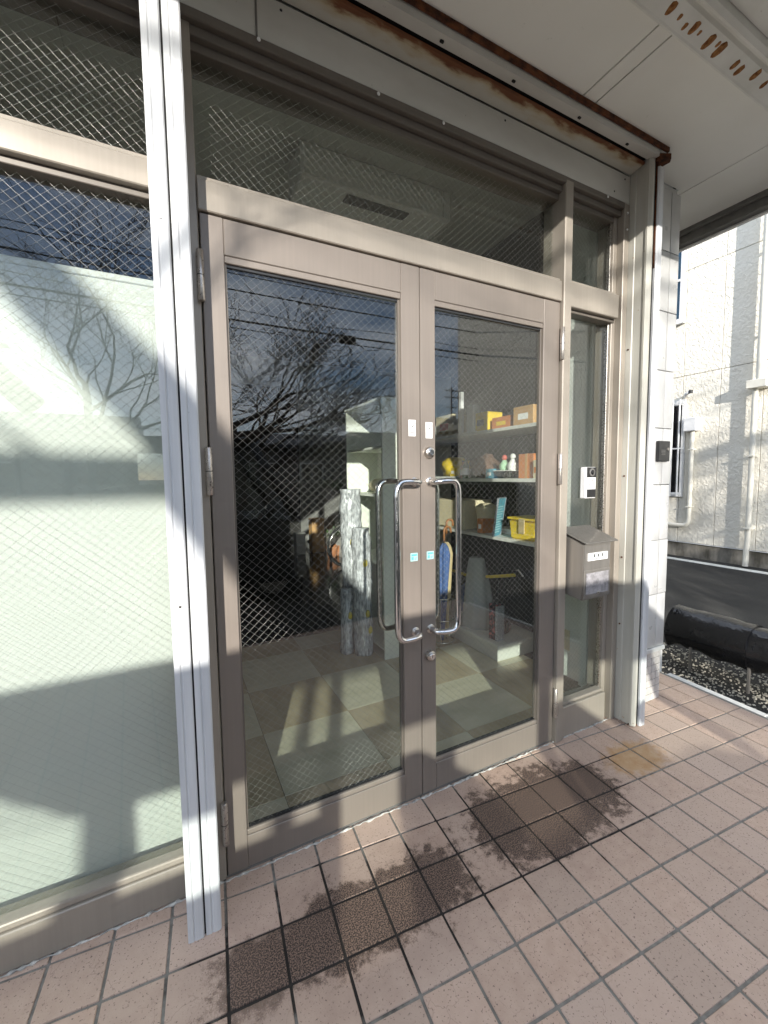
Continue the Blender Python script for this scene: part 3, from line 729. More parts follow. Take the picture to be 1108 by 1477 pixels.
# ------------------------------------------------------------------ things on the facade
t = thing('mailbox', (1.83, -.05, .765), 'dark grey metal wall mailbox with sloping lid and white name label', 'mailbox')
mb = MB(); mb.prism([(.046, .775), (-.104, .757), (-.110, 1.032), (.046, 1.085)], 'x', 1.736, 1.936)
bmesh.ops.bevel(mb.bm, geom=mb.bm.edges[:], offset=.004, segments=2, affect='EDGES'); put('body', mb, 'mailbox_metal', t, smooth=True, auto=30)
mb = MB(); mb.prism([(.046, 1.096), (-.126, 1.037), (-.128, 1.043), (.046, 1.103)], 'x', 1.728, 1.968)
bmesh.ops.bevel(mb.bm, geom=mb.bm.edges[:], offset=.0018, segments=1, affect='EDGES'); put('lid', mb, 'mailbox_lid', t)
B('flap_frame', 1.738, 1.934, -.1105, -.1065, .770, .905, 'mailbox_metal', t, .001)
B('window', 1.752, 1.918, -.1135, -.1105, .786, .892, 'frosted', t, .001)
l_ = B('name_label', 1.762, 1.906, -.1145, -.1085, .952, .990, 'paper_white', t, .001)
mb = MB(); rr = random.Random(9)
for cx in (1.806, 1.836, 1.866):
    for s in range(4):
        if s % 2: mb.box(cx-.006, cx+.006, -.1152, -.1146, .968+s*.004, .9695+s*.004)
        else: mb.box(cx-.001+rr.uniform(-.004, .004), cx+.001+rr.uniform(-.003, .005), -.1152, -.1146, .968, .984)
x = 1.80
while x < 1.872: mb.box(x, x+.002, -.1152, -.1146, .9585, .9625); x += rr.uniform(.003, .006)
put('printed_marks', mb, 'ink', l_)
put('keyhole', MB().lathe([(.007, -.114), (.007, -.118), (.005, -.119)], (1.838, 0, .790), 'y', 14), 'nickel', t)

t = thing('video_doorbell', (1.91, .04, 1.24), 'white and black video doorbell fixed on the side glass above the mailbox', 'doorbell')
B('body', 1.896, 1.978, .012, .0475, 1.246, 1.410, 'white_plastic', t, .006, 2)
B('camera_panel', 1.903, 1.976, .0095, .013, 1.356, 1.408, 'black_plastic', t, .001)
B('lower_panel', 1.906, 1.972, .0095, .013, 1.252, 1.294, 'black_plastic', t, .001)
put('lens_ring', MB().lathe([(.0215, .0098), (.0215, .007), (.018, .0055)], (1.940, 0, 1.382), 'y', 24), 'fascia_grey', t, smooth=True, auto=30)
put('lens', MB().lathe([(.014, .0058), (.010, .004), (.004, .0032)], (1.940, 0, 1.382), 'y', 20), 'lens', t, smooth=True)
put('button_ring', MB().ring((1.940, .0112, 1.325), .0165, .0016, 'y', 28, 6), 'fascia_grey', t)
put('button', MB().lathe([(.013, .0122), (.012, .010)], (1.940, 0, 1.325), 'y', 24), 'white_plastic', t, smooth=True, auto=30)

t = thing('intercom', (2.50, -.02, 1.44), 'small black square intercom plate on the white pier', 'intercom')
B('plate', 2.452, 2.562, -.030, -.0125, 1.440, 1.556, 'black_plastic', t, .004, 2)
for k in range(4): B('speaker_slot', 2.475, 2.515, -.0312, -.0301, 1.478+k*.008, 1.481+k*.008, 'fascia_grey', t, 0)
put('call_button', MB().lathe([(.009, -.0301), (.008, -.034)], (2.538, 0, 1.51), 'y', 16), 'mailbox_metal', t)

# white blind board behind the left window
t = thing('white_board', (-1.0, .12, 0), 'tall white board standing behind the left wired window', 'board')
B('sheet', -2.0, -.022, .112, .124, .004, 1.985, 'blind_white', t, .001)
B('top_rail', -2.0, -.022, .108, .128, 1.9852, 2.006, 'blind_white', t, .003)
B('edge_post', -.020, .012, .108, .16, .004, 2.0, 'int_wall', t, .001)

# ------------------------------------------------------------------ things in the shop
t = thing('shelf_cabinet', (1.53, 1.62, 0), 'tall pale open shelf cabinet inside behind the left door', 'cabinet')
B('front_panel', 1.345, 1.70, 1.250, 1.268, .0, 1.925, 'board_white', t, .002)
B('rear_panel', 1.345, 1.70, 1.930, 1.948, .0, 1.925, 'board_white', t, .002)
B('back_panel', 1.682, 1.699, 1.269, 1.929, .0, 1.92, 'board_white', t, .001)
for z in (.06, .70, 1.22, 1.58): B('shelf', 1.352, 1.681, 1.269, 1.929, z, z+.018, 'board_white', t, .001)
B('top', 1.338, 1.706, 1.244, 1.954, 1.9252, 1.945, 'board_white', t, .002)
o = put('cushion', MB().blob((1.50, 1.58, 1.30), (.09, .17, .06), .2, 3, 3, 2.0), 'cream', None, smooth=True); tag(o, 'cream cushion lying on a shelf of the pale cabinet', 'cushion')
# bubble-wrapped rolls
def wrap(x, y, r_, z0, z1, lean, seed, label, tape):
    t = thing('wrapped_roll', (x, y, z0), label, 'wrapped roll', 'bubble wrapped rolls by the cabinet')
    mb = MB(); n = 40; rows = 46; rings = []
    for i in range(rows):
        f = i/(rows-1); z = z0+(z1-z0)*f
        cx = x+lean[0]*f; cy = y+lean[1]*f; ring = []
        for k in range(n):
            a = 2*math.pi*k/n
            rr_ = r_*(1+.16*mnoise.noise(Vector((math.cos(a)*1.5+seed, math.sin(a)*1.5, z*5)))+.10*mnoise.noise(Vector((math.cos(a)*5+seed, math.sin(a)*5, z*17)))+.04*math.sin(z*40+seed))
            if f > .95: rr_ *= .93
            ring.append(mb.bm.verts.new((cx+rr_*math.cos(a), cy+rr_*math.sin(a), z)))
        rings.append(ring)
    for i in range(rows-1):
        for k in range(n): mb.bm.faces.new((rings[i][k], rings[i][(k+1) % n], rings[i+1][(k+1) % n], rings[i+1][k]))
    mb.bm.faces.new(rings[0][::-1]); mb.bm.faces.new(rings[-1])
    put('wrapping', mb, 'bubble_wrap', t, smooth=True)
    for (zz, da) in tape:
        f = (zz-z0)/(z1-z0); a = da
        px, py = x+lean[0]*f+math.cos(a)*r_*1.06, y+lean[1]*f+math.sin(a)*r_*1.06
        put('tape', MB().blob((px, py, zz), (.018, .010, .03), .3, 3, 2, zz), 'yellow_tape', t, smooth=True)
wrap(1.262, 1.63, .085, 0, 1.275, (-.01, .02), 1.0, 'tallest silvery bubble wrapped roll leaning on the pale cabinet', ((.86, -1.9), (.80, -1.2), (.55, -1.7), (.3, -1.8)))
wrap(1.262, 1.445, .072, 0, .98, (-.005, .02), 5.0, 'middle sized silvery wrapped roll in front of the tall roll', ((.33, -1.5), (.2, -1.2), (.72, -1.6)))
wrap(1.15, 1.52, .052, 0, .50, (.02, .03), 12.0, 'shortest silvery wrapped roll left of the other rolls', ((.3, -1.5),))

# right-hand shelves along the wall
t = thing('wall_shelf', (2.3, 1.15, 0), 'white wall shelves with dark brackets inside behind the right door', 'shelf')
for z in (.905, 1.335, 1.70): B('shelf_board', 2.105, 2.486, .535, 1.90, z-.012, z+.012, 'shelf_white', t, .002)
for y in (.55, 1.20, 1.88):
    B('upright', 2.464, 2.4865, y-.012, y+.012, .136, 1.69, 'shelf_dark', t, 0)
    for z in (.885, 1.315): B('bracket', 2.12, 2.463, y-.006, y+.006, z-.02, z+.007, 'shelf_dark', t, 0)
B('back_sheet', 2.4868, 2.4985, .53, 1.92, .15, 1.69, 'int_dark', t, 0)
t = thing('display_platform', (2.25, 1.2, 0), 'low white platform on the shop floor behind the right door', 'platform')
B('base', 2.06, 2.46, .83, 1.88, 0, .10, 'shelf_white', t, .004)
B('top', 2.035, 2.462, .80, 1.90, .1005, .135, 'shelf_white', t, .006, 2)
B('post', 2.14, 2.17, 1.37, 1.40, 1.7125, 2.06, 'white_plastic', thing('white_stand', (2.155, 1.385, 1.7125), 'white upright stand with box on the top shelf', 'stand'), .003)
sh = bpy.data.objects['white_stand']
B('box', 2.13, 2.20, 1.20, 1.29, 1.7125, 1.93, 'white_plastic', sh, .006); B('base_plate', 2.12, 2.20, 1.18, 1.45, 1.7122, 1.7124+.01, 'white_plastic', sh, 0)
# on the shelves
tag(B('cream_box', 2.14, 2.44, 1.33, 1.80, .918, 1.16, 'cream', b=.004), 'cream coloured box on the lower shelf', 'box')
t = thing('cream_tub', (2.24, 1.16, .918), 'cream plastic tub with lid behind the blue board', 'tub')
put('tub', MB().lathe([(.065, 0), (.082, .18), (.084, .185)], (2.24, 1.17, .918), 'z', 24), 'cream', t, smooth=True, auto=35)
put('lid', MB().lathe([(.088, .186), (.088, .20), (.05, .225), (.02, .23)], (2.24, 1.17, .918), 'z', 24), 'cream', t, smooth=True, auto=35)
t = thing('blue_board', (2.15, .95, .918), 'teal blue printed board leaning on the lower shelf', 'board')
mt = Matrix.Translation((2.135, .935, .919)) @ Matrix.Rotation(R(28), 4, 'Z') @ Matrix.Rotation(R(8), 4, 'X')
put('panel', MB().box(-.075, .075, -.004, .004, 0, .285, .001, 1, mt), 'teal_board', t)
mb = MB()
for k in range(11): mb.box(-.062, .03+.03*((k*7) % 3)/2, -.0052, -.0042, .03+k*.019, .036+k*.019, 0, 1, mt)
put('printed_lines', mb, 'teal_lines', t)
put('frame', MB().box(-.081, -.0755, -.008, .006, -.0, .29, 0, 1, mt).box(.0755, .081, -.008, .006, -.0, .29, 0, 1, mt).box(-.0755, .0755, -.008, .006, .2855, .291, 0, 1, mt), 'silver_print', t)
t = thing('yellow_container', (2.23, .68, .918), 'bright yellow plastic container with latch on the lower shelf', 'container')
mb = MB(); mb.prism([(.575, .918), (.795, .918), (.815, 1.055), (.555, 1.055)], 'x', 2.14, 2.34); bmesh.ops.bevel(mb.bm, geom=mb.bm.edges[:], offset=.01, segments=2, affect='EDGES'); put('tub', mb, 'yellow', t, smooth=True, auto=35)
B('rim', 2.13, 2.35, .548, .822, 1.056, 1.072, 'yellow', t, .004)
B('latch', 2.128, 2.136, .655, .71, .965, 1.07, 'beige_cloth', t, .003)
# middle shelf
t = thing('glass_case', (2.2, .87, 1.348), 'small glass display case on the middle shelf', 'case')
put('glass_box', MB().box(2.13, 2.28, .78, .96, 1.348, 1.40), 'sky_tint_glass', t); B('top', 2.125, 2.285, .775, .965, 1.401, 1.407, 'figure_white', t, .001)
def figure(name, x, y, z, s, body, head, label):
    t = thing(name, (x, y, z), label, 'figurine')
    put('body', MB().lathe([(.030*s, 0), (.036*s, .015*s), (.032*s, .045*s), (.016*s, .07*s), (.010*s, .078*s)], (x, y, z), 'z', 18), body, t, smooth=True)
    put('head', MB().blob((x, y, z+.092*s), (.020*s, .020*s, .022*s), .08, 3, 2), head, t, smooth=True)
    for d in (-1, 1): put('arm', MB().tube([(x, y+d*.020*s, z+.060*s), (x-.012*s, y+d*.034*s, z+.04*s), (x-.02*s, y+d*.028*s, z+.02*s)], .006*s, 7), body, t, smooth=True)
figure('figurine', 2.18, .905, 1.4075, 1.0, 'figure_green', 'figure_red', 'green figurine with red head on the small glass case')
figure('figurine', 2.18, .82, 1.4075, 1.05, 'figure_white', 'figure_white', 'white figurine on the small glass case')
t = thing('orange_carton', (2.22, .66, 1.348), 'orange brown carton at the end of the middle shelf', 'carton')
B('carton', 2.15, 2.29, .60, .735, 1.348, 1.515, 'orange_box', t, .002); B('tape_band', 2.1485, 2.2915, .655, .675, 1.3485, 1.5165, 'cardboard', t, 0)
tag(put('brown_bag', MB().blob((2.24, 1.19, 1.435), (.10, .12, .10), .35, 4, 3, 4.0), 'brown', smooth=True), 'crumpled dark brown bag on the middle shelf', 'bag')
tag(put('yellow_bag', MB().blob((2.22, 1.56, 1.44), (.10, .17, .10), .3, 4, 3, 8.0), 'yellow', smooth=True), 'bulky yellow bag at the far end of the middle shelf', 'bag')
tag(put('white_tray', MB().prism([(1.42, 1.349), (1.70, 1.349), (1.74, 1.365), (1.38, 1.365)], 'x', 2.11, 2.125), 'figure_white'), 'white tray edge under the yellow bag', 'tray')
# more clutter
def carton(x0, x1, y0, y1, z0, z1, mat, label, lab='paper_white'):
    t = thing('carton', ((x0+x1)/2, (y0+y1)/2, z0), label, 'carton')
    B('box', x0, x1, y0, y1, z0, z1, mat, t, .002)
    B('paper_label', x0-.0012, x0-.0002, y0+(y1-y0)*.25, y0+(y1-y0)*.75, z0+(z1-z0)*.3, z0+(z1-z0)*.62, lab, t, 0)
def bottle(x, y, z, h, mat, label):
    t = thing('bottle', (x, y, z), label, 'bottle')
    put('glass', MB().lathe([(.026, 0), (.028, .01), (.028, h*.6), (.012, h*.78), (.011, h*.92)], (x, y, z), 'z', 16), mat, t, smooth=True, auto=50)
    put('cap', MB().lathe([(.013, h*.92), (.013, h)], (x, y, z), 'z', 12), 'ink', t)
    put('label', MB().lathe([(.0285, h*.18), (.0285, h*.5)], (x, y, z), 'z', 16), 'paper_white', t, smooth=True, auto=50)
carton(2.14, 2.30, .60, .78, 1.7125, 1.84, 'cardboard', 'brown carton at the near end of the top shelf')
carton(2.16, 2.34, .83, 1.02, 1.7125, 1.80, 'orange_box', 'low orange carton on the top shelf', 'yellow')
carton(2.15, 2.32, 1.50, 1.75, 1.7125, 1.90, 'cream', 'cream carton at the far end of the top shelf', 'figure_red')
carton(2.14, 2.26, .985, 1.065, 1.3475, 1.42, 'teal_board', 'small teal carton beside the glass case')
bottle(2.16, 1.33, 1.3475, .17, 'leaf', 'green bottle near the brown bag on the middle shelf'); bottle(2.18, 1.39, 1.3475, .15, 'wood', 'brown bottle beside the yellow bag')
carton(2.13, 2.25, 1.085, 1.15, .918, 1.03, 'orange_box', 'orange carton beside the blue board on the lower shelf', 'paper_white')
carton(2.15, 2.30, 1.06, 1.22, 1.7125, 1.86, 'yellow', 'yellow carton in the middle of the top shelf', 'ink')
carton(2.13, 2.22, .535+.02, .585, 1.3475, 1.47, 'cream', 'narrow cream carton at the near end of the middle shelf', 'orange_box')
carton(2.12, 2.20, 1.415, 1.50, 1.3655, 1.44, 'yellow', 'small yellow carton on the white tray', 'paper_white')
carton(2.10, 2.24, 1.66, 1.84, .136, .34, 'cardboard', 'brown carton at the back of the low platform')
t = thing('paper_stack', (2.28, .47+.3, .918), 'loose stack of white papers behind the yellow container', 'papers')
for k in range(6): put('sheet', MB().box(-.10, .10, -.14, .14, 0, .006, 0, 1, Matrix.Translation((2.37, .95, .918+k*.0065)) @ Matrix.Rotation(rnd.uniform(-.15, .15), 4, 'Z')), 'paper_white', t)
tag(put('blue_cloth_bundle', MB().blob((2.32, 1.45, .27), (.11, .17, .13), .35, 5, 3, 6.0), 'blue_cloth', smooth=True), 'dark blue cloth bundle on the platform under the shelves', 'cloth')
tag(put('yellow_strap', MB().tube([(2.20, 1.75, .52), (2.25, 1.45, .50), (2.22, 1.1, .56), (2.25, .86, .62)], .012, 8), 'yellow', smooth=True), 'yellow strap hanging under the lower shelf', 'strap')
# on the platform
t = thing('plastic_bag', (2.20, 1.22, .136), 'clear plastic bag hanging over tall things on the platform', 'bag')
mb = MB(); n = 28; rows = 26; rings = []
for i in range(rows):
    f = i/(rows-1); z = .137+f*.56; r0 = .125-.07*f**1.4; ring = []
    for k in range(n):
        a = 2*math.pi*k/n; rr_ = r0*(1+.22*mnoise.noise(Vector((math.cos(a)*2.2, math.sin(a)*2.2, f*1.6)))+.1*math.sin(a*7+f*3)*(1-f*.5))
        ring.append(mb.bm.verts.new((2.19+rr_*math.cos(a), 1.22+rr_*math.sin(a)*1.1, z)))
    rings.append(ring)
for i in range(rows-1):
    for k in range(n): mb.bm.faces.new((rings[i][k], rings[i][(k+1) % n], rings[i+1][(k+1) % n], rings[i+1][k]))
mb.bm.faces.new(rings[-1]); put('bag', mb, 'clear_bag', t, smooth=True)
t = thing('printed_bottle_box', (2.12, .92, .136), 'dark red printed bottle carton standing on the platform', 'carton')
B('box', 2.085, 2.150, .885, .955, .136, .405, 'print_dark', t, .002); B('silver_side', 2.0845, 2.1505, .862, .884, .1365, .40, 'silver_print', t, 0)
put('cap', MB().lathe([(.022, 0), (.022, .03), (.016, .045)], (2.118, .918, .4055), 'z', 16), 'ink', t)
t = thing('black_cart', (2.3, .98, .136), 'folded black metal frame standing on the platform', 'cart')
for y in (.95, 1.05): put('tube', MB().tube([(2.25, y, .15), (2.27, y+.02, .5), (2.33, y+.03, .62), (2.40, y, .62)], .009, 8), 'rubber', t, smooth=True)
put('cross_bar', MB().tube([(2.26, .95, .35), (2.26, 1.05, .35)], .008, 8), 'rubber', t, smooth=True)
for y in (.95, 1.05): put('wheel', MB().ring((2.25, y, .19), .045, .009, 'y', 20, 6), 'rubber', t, smooth=True)
put('grip', MB().tube([(2.33, .97, .62), (2.33, .90, .64), (2.33, .85, .60)], .008, 8), 'chrome', t, smooth=True)
# umbrellas in a stand
t = thing('umbrella_stand', (1.93, 1.34, 0), 'round wire umbrella stand inside beside the right door', 'umbrella stand')
for z in (.02, .20, .38): put('hoop', MB().ring((1.93, 1.34, z), .095, .005, 'z', 28, 6), 'chrome', t, smooth=True)
for k in range(8):
    a = k*math.pi/4; put('rod', MB().tube([(1.93+.095*math.cos(a), 1.34+.095*math.sin(a), .0), (1.93+.095*math.cos(a), 1.34+.095*math.sin(a), .385)], .003, 6), 'chrome', t)
def umbrella(x, y, mat, label, dx, zt=1.0):
    t = thing('umbrella', (x, y, .01), label, 'umbrella')
    mb = MB(); n = 24; prof = [(.006, .03), (.016, .12), (.030, .45), (.042, .74), (.030, .80), (.012, .83)]; rings = []
    for r_, z in prof:
        rings.append([mb.bm.verts.new((x+dx*z+r_*(1+.35*math.cos(6*a))*math.cos(a), y+r_*(1+.35*math.cos(6*a))*math.sin(a), z)) for a in [2*math.pi*k/n for k in range(n)]])
    for i in range(len(rings)-1):
        for k in range(n): mb.bm.faces.new((rings[i][k], rings[i][(k+1) % n], rings[i+1][(k+1) % n], rings[i+1][k]))
    put('cover', mb, mat, t, smooth=True)
    put('shaft', MB().tube([(x, y, .01), (x+dx*zt, y, zt-.06)], .005, 8), 'chrome', t, smooth=True)
    hk = [(x+dx*zt, y, zt-.08), (x+dx*zt, y, zt)]+[(x+dx*zt+.032*(1-math.cos(a)), y-.0, zt+.032*math.sin(a)) for a in [k*math.pi/8 for k in range(1, 9)]]+[(x+dx*zt+.064, y, zt-.02)]
    put('crook_handle', MB().tube(hk, .0095, 10), 'wood', t, smooth=True)
umbrella(1.90, 1.30, 'blue_cloth', 'furled dark blue umbrella in the wire stand', .02, .93)
umbrella(1.97, 1.34, 'beige_cloth', 'furled beige umbrella with wooden crook handle', .0, .98)
# air conditioner high on the shop ceiling
t = thing('air_conditioner', (1.24, 1.1, 3.10), 'white air conditioner box high inside behind the transom glass', 'air conditioner')
B('casing', .72, 1.77, 1.0, 1.28, 3.105, 3.299, 'ac_white', t, .02, 3); B('louvre', 1.02, 1.46, 1.04, 1.12, 3.096, 3.106, 'fascia_grey', t, .002); B('end_seam', 1.70, 1.704, .9985, 1.0005, 3.12, 3.285, 'fascia_grey', t, 0)
# back room things
t = thing('white_crate', (1.97, 5.75, 0), 'small white box on the dark floor of the back room', 'box'); B('box', 1.88, 2.05, 5.7, 5.86, 0, .36, 'white_plastic', t, .006); B('lid', 1.875, 2.055, 5.695, 5.865, .361, .385, 'figure_white', t, .004)
t = thing('cardboard_box', (2.32, 5.85, 0), 'upright brown cardboard box in the back room', 'box'); B('box', 2.19, 2.42, 5.75, 5.95, 0, .62, 'cardboard', t, .003); B('flap', 2.19, 2.42, 5.72, 5.748, .55, .62, 'cardboard', t, .001)
def plant(x, y, h, seed, label):
    t = thing('potted_plant', (x, y, 0), label, 'plant')
    put('pot', MB().lathe([(.07, 0), (.10, .17), (.105, .17), (.105, .19), (.09, .19), (.085, .16)], (x, y, 0), 'z', 20), 'terracotta', t, smooth=True, auto=35)
    r_ = random.Random(seed); mb = MB(); sm = MB()
    for i in range(9):
        a = r_.uniform(0, 6.28); tp = Vector((x+r_.uniform(.05, .2)*math.cos(a), y+.15*math.sin(a), .2+h*r_.uniform(.5, 1)))
        base = Vector((x, y, .16)); mid = (base+tp)/2+Vector((0, 0, .06)); sm.tube([base, mid, tp], [.005, .004, .002], 5)
        for k in range(8):
            p = mid.lerp(tp, k/8); d = Vector((r_.uniform(-1, 1), r_.uniform(-1, 1), r_.uniform(-.3, .8))).normalized(); s = d.cross(Vector((0, 0, 1))).normalized()*.014; L = r_.uniform(.05, .09)
            mb.poly([p, p+d*L*.5+s, p+d*L, p+d*L*.5-s])
    put('stems', sm, 'bark', t); put('foliage', mb, 'leaf', t, kind='stuff')
plant(2.55, 5.3, .5, 3, 'leafy potted plant beside the cardboard box in the back room'); plant(2.36, 5.2, .35, 8, 'smaller potted plant in front of the cardboard box')
t = thing('bicycle', (2.42, 4.35, 0), 'green bicycle with red saddle parked in the dark back room', 'bicycle')
bx, by = 2.30, 4.35
for d, nm in ((-.0, 'front'), (1.0, 'rear')):
    w = put('wheel', MB().ring((bx+d*.98, by, .33), .31, .018, 'y', 40, 8), 'rubber', t, smooth=True); put('rim', MB().ring((bx+d*.98, by, .33), .285, .009, 'y', 40, 6), 'chrome', w, smooth=True)
    mb = MB()
    for k in range(16): a = k*math.pi/8; mb.tube([(bx+d*.98, by, .33), (bx+d*.98+.28*math.cos(a), by, .33+.28*math.sin(a))], .0015, 4)
    put('spokes', mb, 'chrome', w)
put('frame', MB().tube([(bx+.20, by, .78), (bx+.45, by, .30)], .017, 10).tube([(bx+.20, by, .82), (bx+.60, by, .74)], .015, 10).tube([(bx+.45, by, .30), (bx+.62, by, .84)], .016, 10).tube([(bx+.45, by, .30), (bx+.98, by, .33)], .012, 8).tube([(bx+.60, by, .74), (bx+.98, by, .33)], .010, 8), 'bike_green', t, smooth=True)
put('fork', MB().tube([(bx, by, .33), (bx+.14, by, .68), (bx+.20, by, .92)], .013, 8), 'bike_green', t, smooth=True)
put('handlebar', MB().tube([(bx+.30, by-.26, .98), (bx+.20, by-.2, 1.0), (bx+.18, by, .95), (bx+.20, by+.2, 1.0), (bx+.30, by+.26, .98)], .011, 8), 'chrome', t, smooth=True)
put('saddle', MB().blob((bx+.64, by, .88), (.13, .075, .04), .1, 3, 2), 'saddle_red', t, smooth=True)
put('crank', MB().ring((bx+.45, by-.03, .30), .08, .006, 'y', 24, 5).tube([(bx+.45, by-.05, .30), (bx+.52, by-.05, .16)], .008, 6), 'chrome', t, smooth=True)

# ------------------------------------------------------------------ neighbour building
NX = 7.9
t = thing('neighbour_building', (NX, 2, GZ), 'cream textured stucco house with pipes and small windows across the alley', 'building')
B('core', NX+.03, NX+7, -9, 12, GZ, 7.2, 'joint_seal', t, 0)
zs = [.158, 3.01, 4.755, 6.5, 7.2]
PW = .55
k0 = int((-9-2.15)/PW)
def cutout(y0, y1, z0, z1):
    """split a board rectangle around the windows"""
    rects = [(y0, y1, z0, z1)]
    for wy0, wy1, wz0, wz1 in ((2.63, 2.99, .94, 2.62), (2.74, 3.9, 3.93, 5.45)):
        nr = []
        for a, b, c, d in rects:
            if b <= wy0 or a >= wy1 or d <= wz0 or c >= wz1: nr.append((a, b, c, d)); continue
            if a < wy0: nr.append((a, wy0, c, d))
            if b > wy1: nr.append((wy1, b, c, d))
            aa, bb = max(a, wy0), min(b, wy1)
            if c < wz0: nr.append((aa, bb, c, wz0))
            if d > wz1: nr.append((aa, bb, wz1, d))
        rects = nr
    return rects
farb = MB()
y = 2.15+k0*PW
while y < 11.9:
    for i in range(len(zs)-1):
        for a, b, c, d in cutout(y+.004, y+PW-.004, zs[i]+.005, zs[i+1]-.004):
            if b-a < .01 or d-c < .01: continue
            if -3 < y < 4.5: B('wall_board', NX-.004, NX+.029, a, b, c, d, 'stucco', t, .003)
            else: farb.box(NX-.004, NX+.029, a, b, c, d)
    y += PW
put('wall_board', farb, 'stucco', t, kind='stuff')
B('plinth', NX+.012, NX+.029, -9, 12, GZ, .146, 'plinth', t, 0)
B('flashing', NX-.02, NX+.029, -9, 12, .147, .157, 'white_metal', t, .002)
# small barred window
w = B('window', NX+.004, NX+.0285, 2.635, 2.985, .945, 2.615, 'white_metal', t, 0)
B('pane', NX-.012, NX+.003, 2.69, 2.95, 1.02, 2.52, 'lens', w, 0)
for ya, yb, za, zb in ((2.635, 2.688, .945, 2.615), (2.952, 2.985, .945, 2.615), (2.688, 2.952, .945, 1.018), (2.688, 2.952, 2.522, 2.615)):
    B('frame', NX-.035, NX+.003, ya, yb, za, zb, 'white_metal', w, .003)
for yy in (2.70, 2.81, 2.92): put('bar', MB().box(NX-.09, NX-.07, yy-.011, yy+.011, .95, 2.62, .003), 'white_metal', w)
for zz in (1.0, 1.78, 2.55): put('bar', MB().box(NX-.086, NX-.074, 2.63, 2.98, zz-.012, zz+.012, .002), 'white_metal', w)
# upper window
w = B('window', NX+.004, NX+.0285, 2.745, 3.895, 3.935, 5.445, 'white_metal', t, 0)
B('pane', NX-.010, NX+.003, 2.80, 3.86, 4.0, 5.39, 'sky_tint_glass', w, 0)  # reflected sky put into the pane as a blue tint
for ya, yb, za, zb in ((2.745, 2.798, 3.935, 5.445), (3.862, 3.895, 3.935, 5.445), (2.798, 3.862, 3.935, 3.998), (2.798, 3.862, 5.392, 5.445), (2.798, 3.862, 4.62, 4.66)):
    B('frame', NX-.03, NX+.003, ya, yb, za, zb, 'white_metal', w, .003)
B('sill', NX-.07, NX-.004, 2.70, 3.93, 3.90, 3.932, 'white_metal', w, .004)
# rain pipe
px = NX-.10
put('downpipe', MB().tube([(px, 1.66, 2.62), (px, 1.66, .28), (px-.02, 1.66, .16), (px-.03, 1.66, GZ+.02)], .036, 16), 'pipe_cream', t, smooth=True, auto=40)
put('downpipe', MB().tube([(px-.02, 1.60, 2.72), (px-.02, 1.60, 7.1)], .055, 16), 'pipe_cream', t, smooth=True, auto=40)
B('pipe_hopper', px-.10, NX-.005, 1.50, 1.74, 2.60, 2.72, 'pipe_cream', t, .006)
for z in (.5, 1.6, 3.4, 4.6, 5.8): B('pipe_bracket', px-.06, NX-.005, 1.62 if z < 2.6 else 1.56, 1.70 if z < 2.6 else 1.64, z-.012, z+.012, 'pipe_cream', t, .002)
B('conduit_box', NX-.13, NX-.005, 2.42, 2.61, 2.06, 2.28, 'white_plastic', t, .008)
cp = [(NX-.06, 2.50, 2.06), (NX-.06, 2.50, .60), (NX-.06, 2.505, .52), (NX-.06, 2.54, .47), (NX-.06, 2.60, .455), (NX-.06, 4.5, .455)]
put('conduit', MB().tube(cp, .034, 12), 'pipe_cream', t, smooth=True, auto=40)
for z in (.78, 1.75): B('conduit_clip', NX-.10, NX-.005, 2.46, 2.54, z-.01, z+.01, 'pipe_cream', t, .002)
l_ = put('wall_lamp', MB().tube([(NX-.004, 2.66, 2.66), (NX-.10, 2.60, 2.68), (NX-.16, 2.52, 2.70)], .028, 12), 'white_plastic', t, smooth=True); put('lamp_tip', MB().lathe([(.03, 0), (.03, .05)], (NX-.16, 2.50, 2.68), 'z', 12), 'ink', l_)
put('roof', MB().box(NX-.5, NX+7.5, -9.5, 12.5, 7.2, 7.45, .02), 'house_dark', t)
ln = MB().box(NX-.42, NX-.28, -10, 14, GZ, GZ+.012, .004); put('road_edge_line', ln, 'line_paint', kind='structure')
# black wrapped barrier lying along the alley
t = thing('wrapped_barrier', (3.42, -.4, GZ), 'long black vinyl wrapped barrier beside the white kerb', 'barrier')
def cover(y0, y1, rx, rz, seed, hem):
    mb = MB(); n = 26; rows = max(6, int((y1-y0)/.04)); rings = []
    for i in range(rows+1):
        y = y0+(y1-y0)*i/rows; ring = []
        for k in range(n+1):
            a = -.95+(math.pi+1.9)*k/n
            w = 1+.05*mnoise.noise(Vector((math.cos(a)*2+seed, y*6, math.sin(a)*2)))+.03*mnoise.noise(Vector((a*4, y*17, seed)))
            q = Vector((3.45+rx*w*math.cos(a), y, .185+rz*w*math.sin(a)))
            if k < 2 or k > n-2: q.z += hem*mnoise.noise(Vector((y*9, seed, 2)))
            ring.append(mb.bm.verts.new(q))
        rings.append(ring)
    for i in range(rows):
        for k in range(n): mb.bm.faces.new((rings[i][k], rings[i][k+1], rings[i+1][k+1], rings[i+1][k]))
    # end cap
    c = [mb.bm.verts.new(v.co.copy()) for v in rings[-1]]; mb.bm.faces.new(c)
    c = [mb.bm.verts.new(v.co.copy()) for v in rings[0]]; mb.bm.faces.new(c[::-1])
    return mb
put('vinyl_cover', cover(-.14, .36, .158, .158, 1.0, .05), 'black_vinyl', t, smooth=True, auto=60)
put('vinyl_cover', cover(-.95, -.11, .146, .146, 4.0, .05), 'black_vinyl', t, smooth=True, auto=60)
put('vinyl_cover', cover(-1.8, -.92, .157, .157, 7.0, .05), 'black_vinyl', t, smooth=True, auto=60)
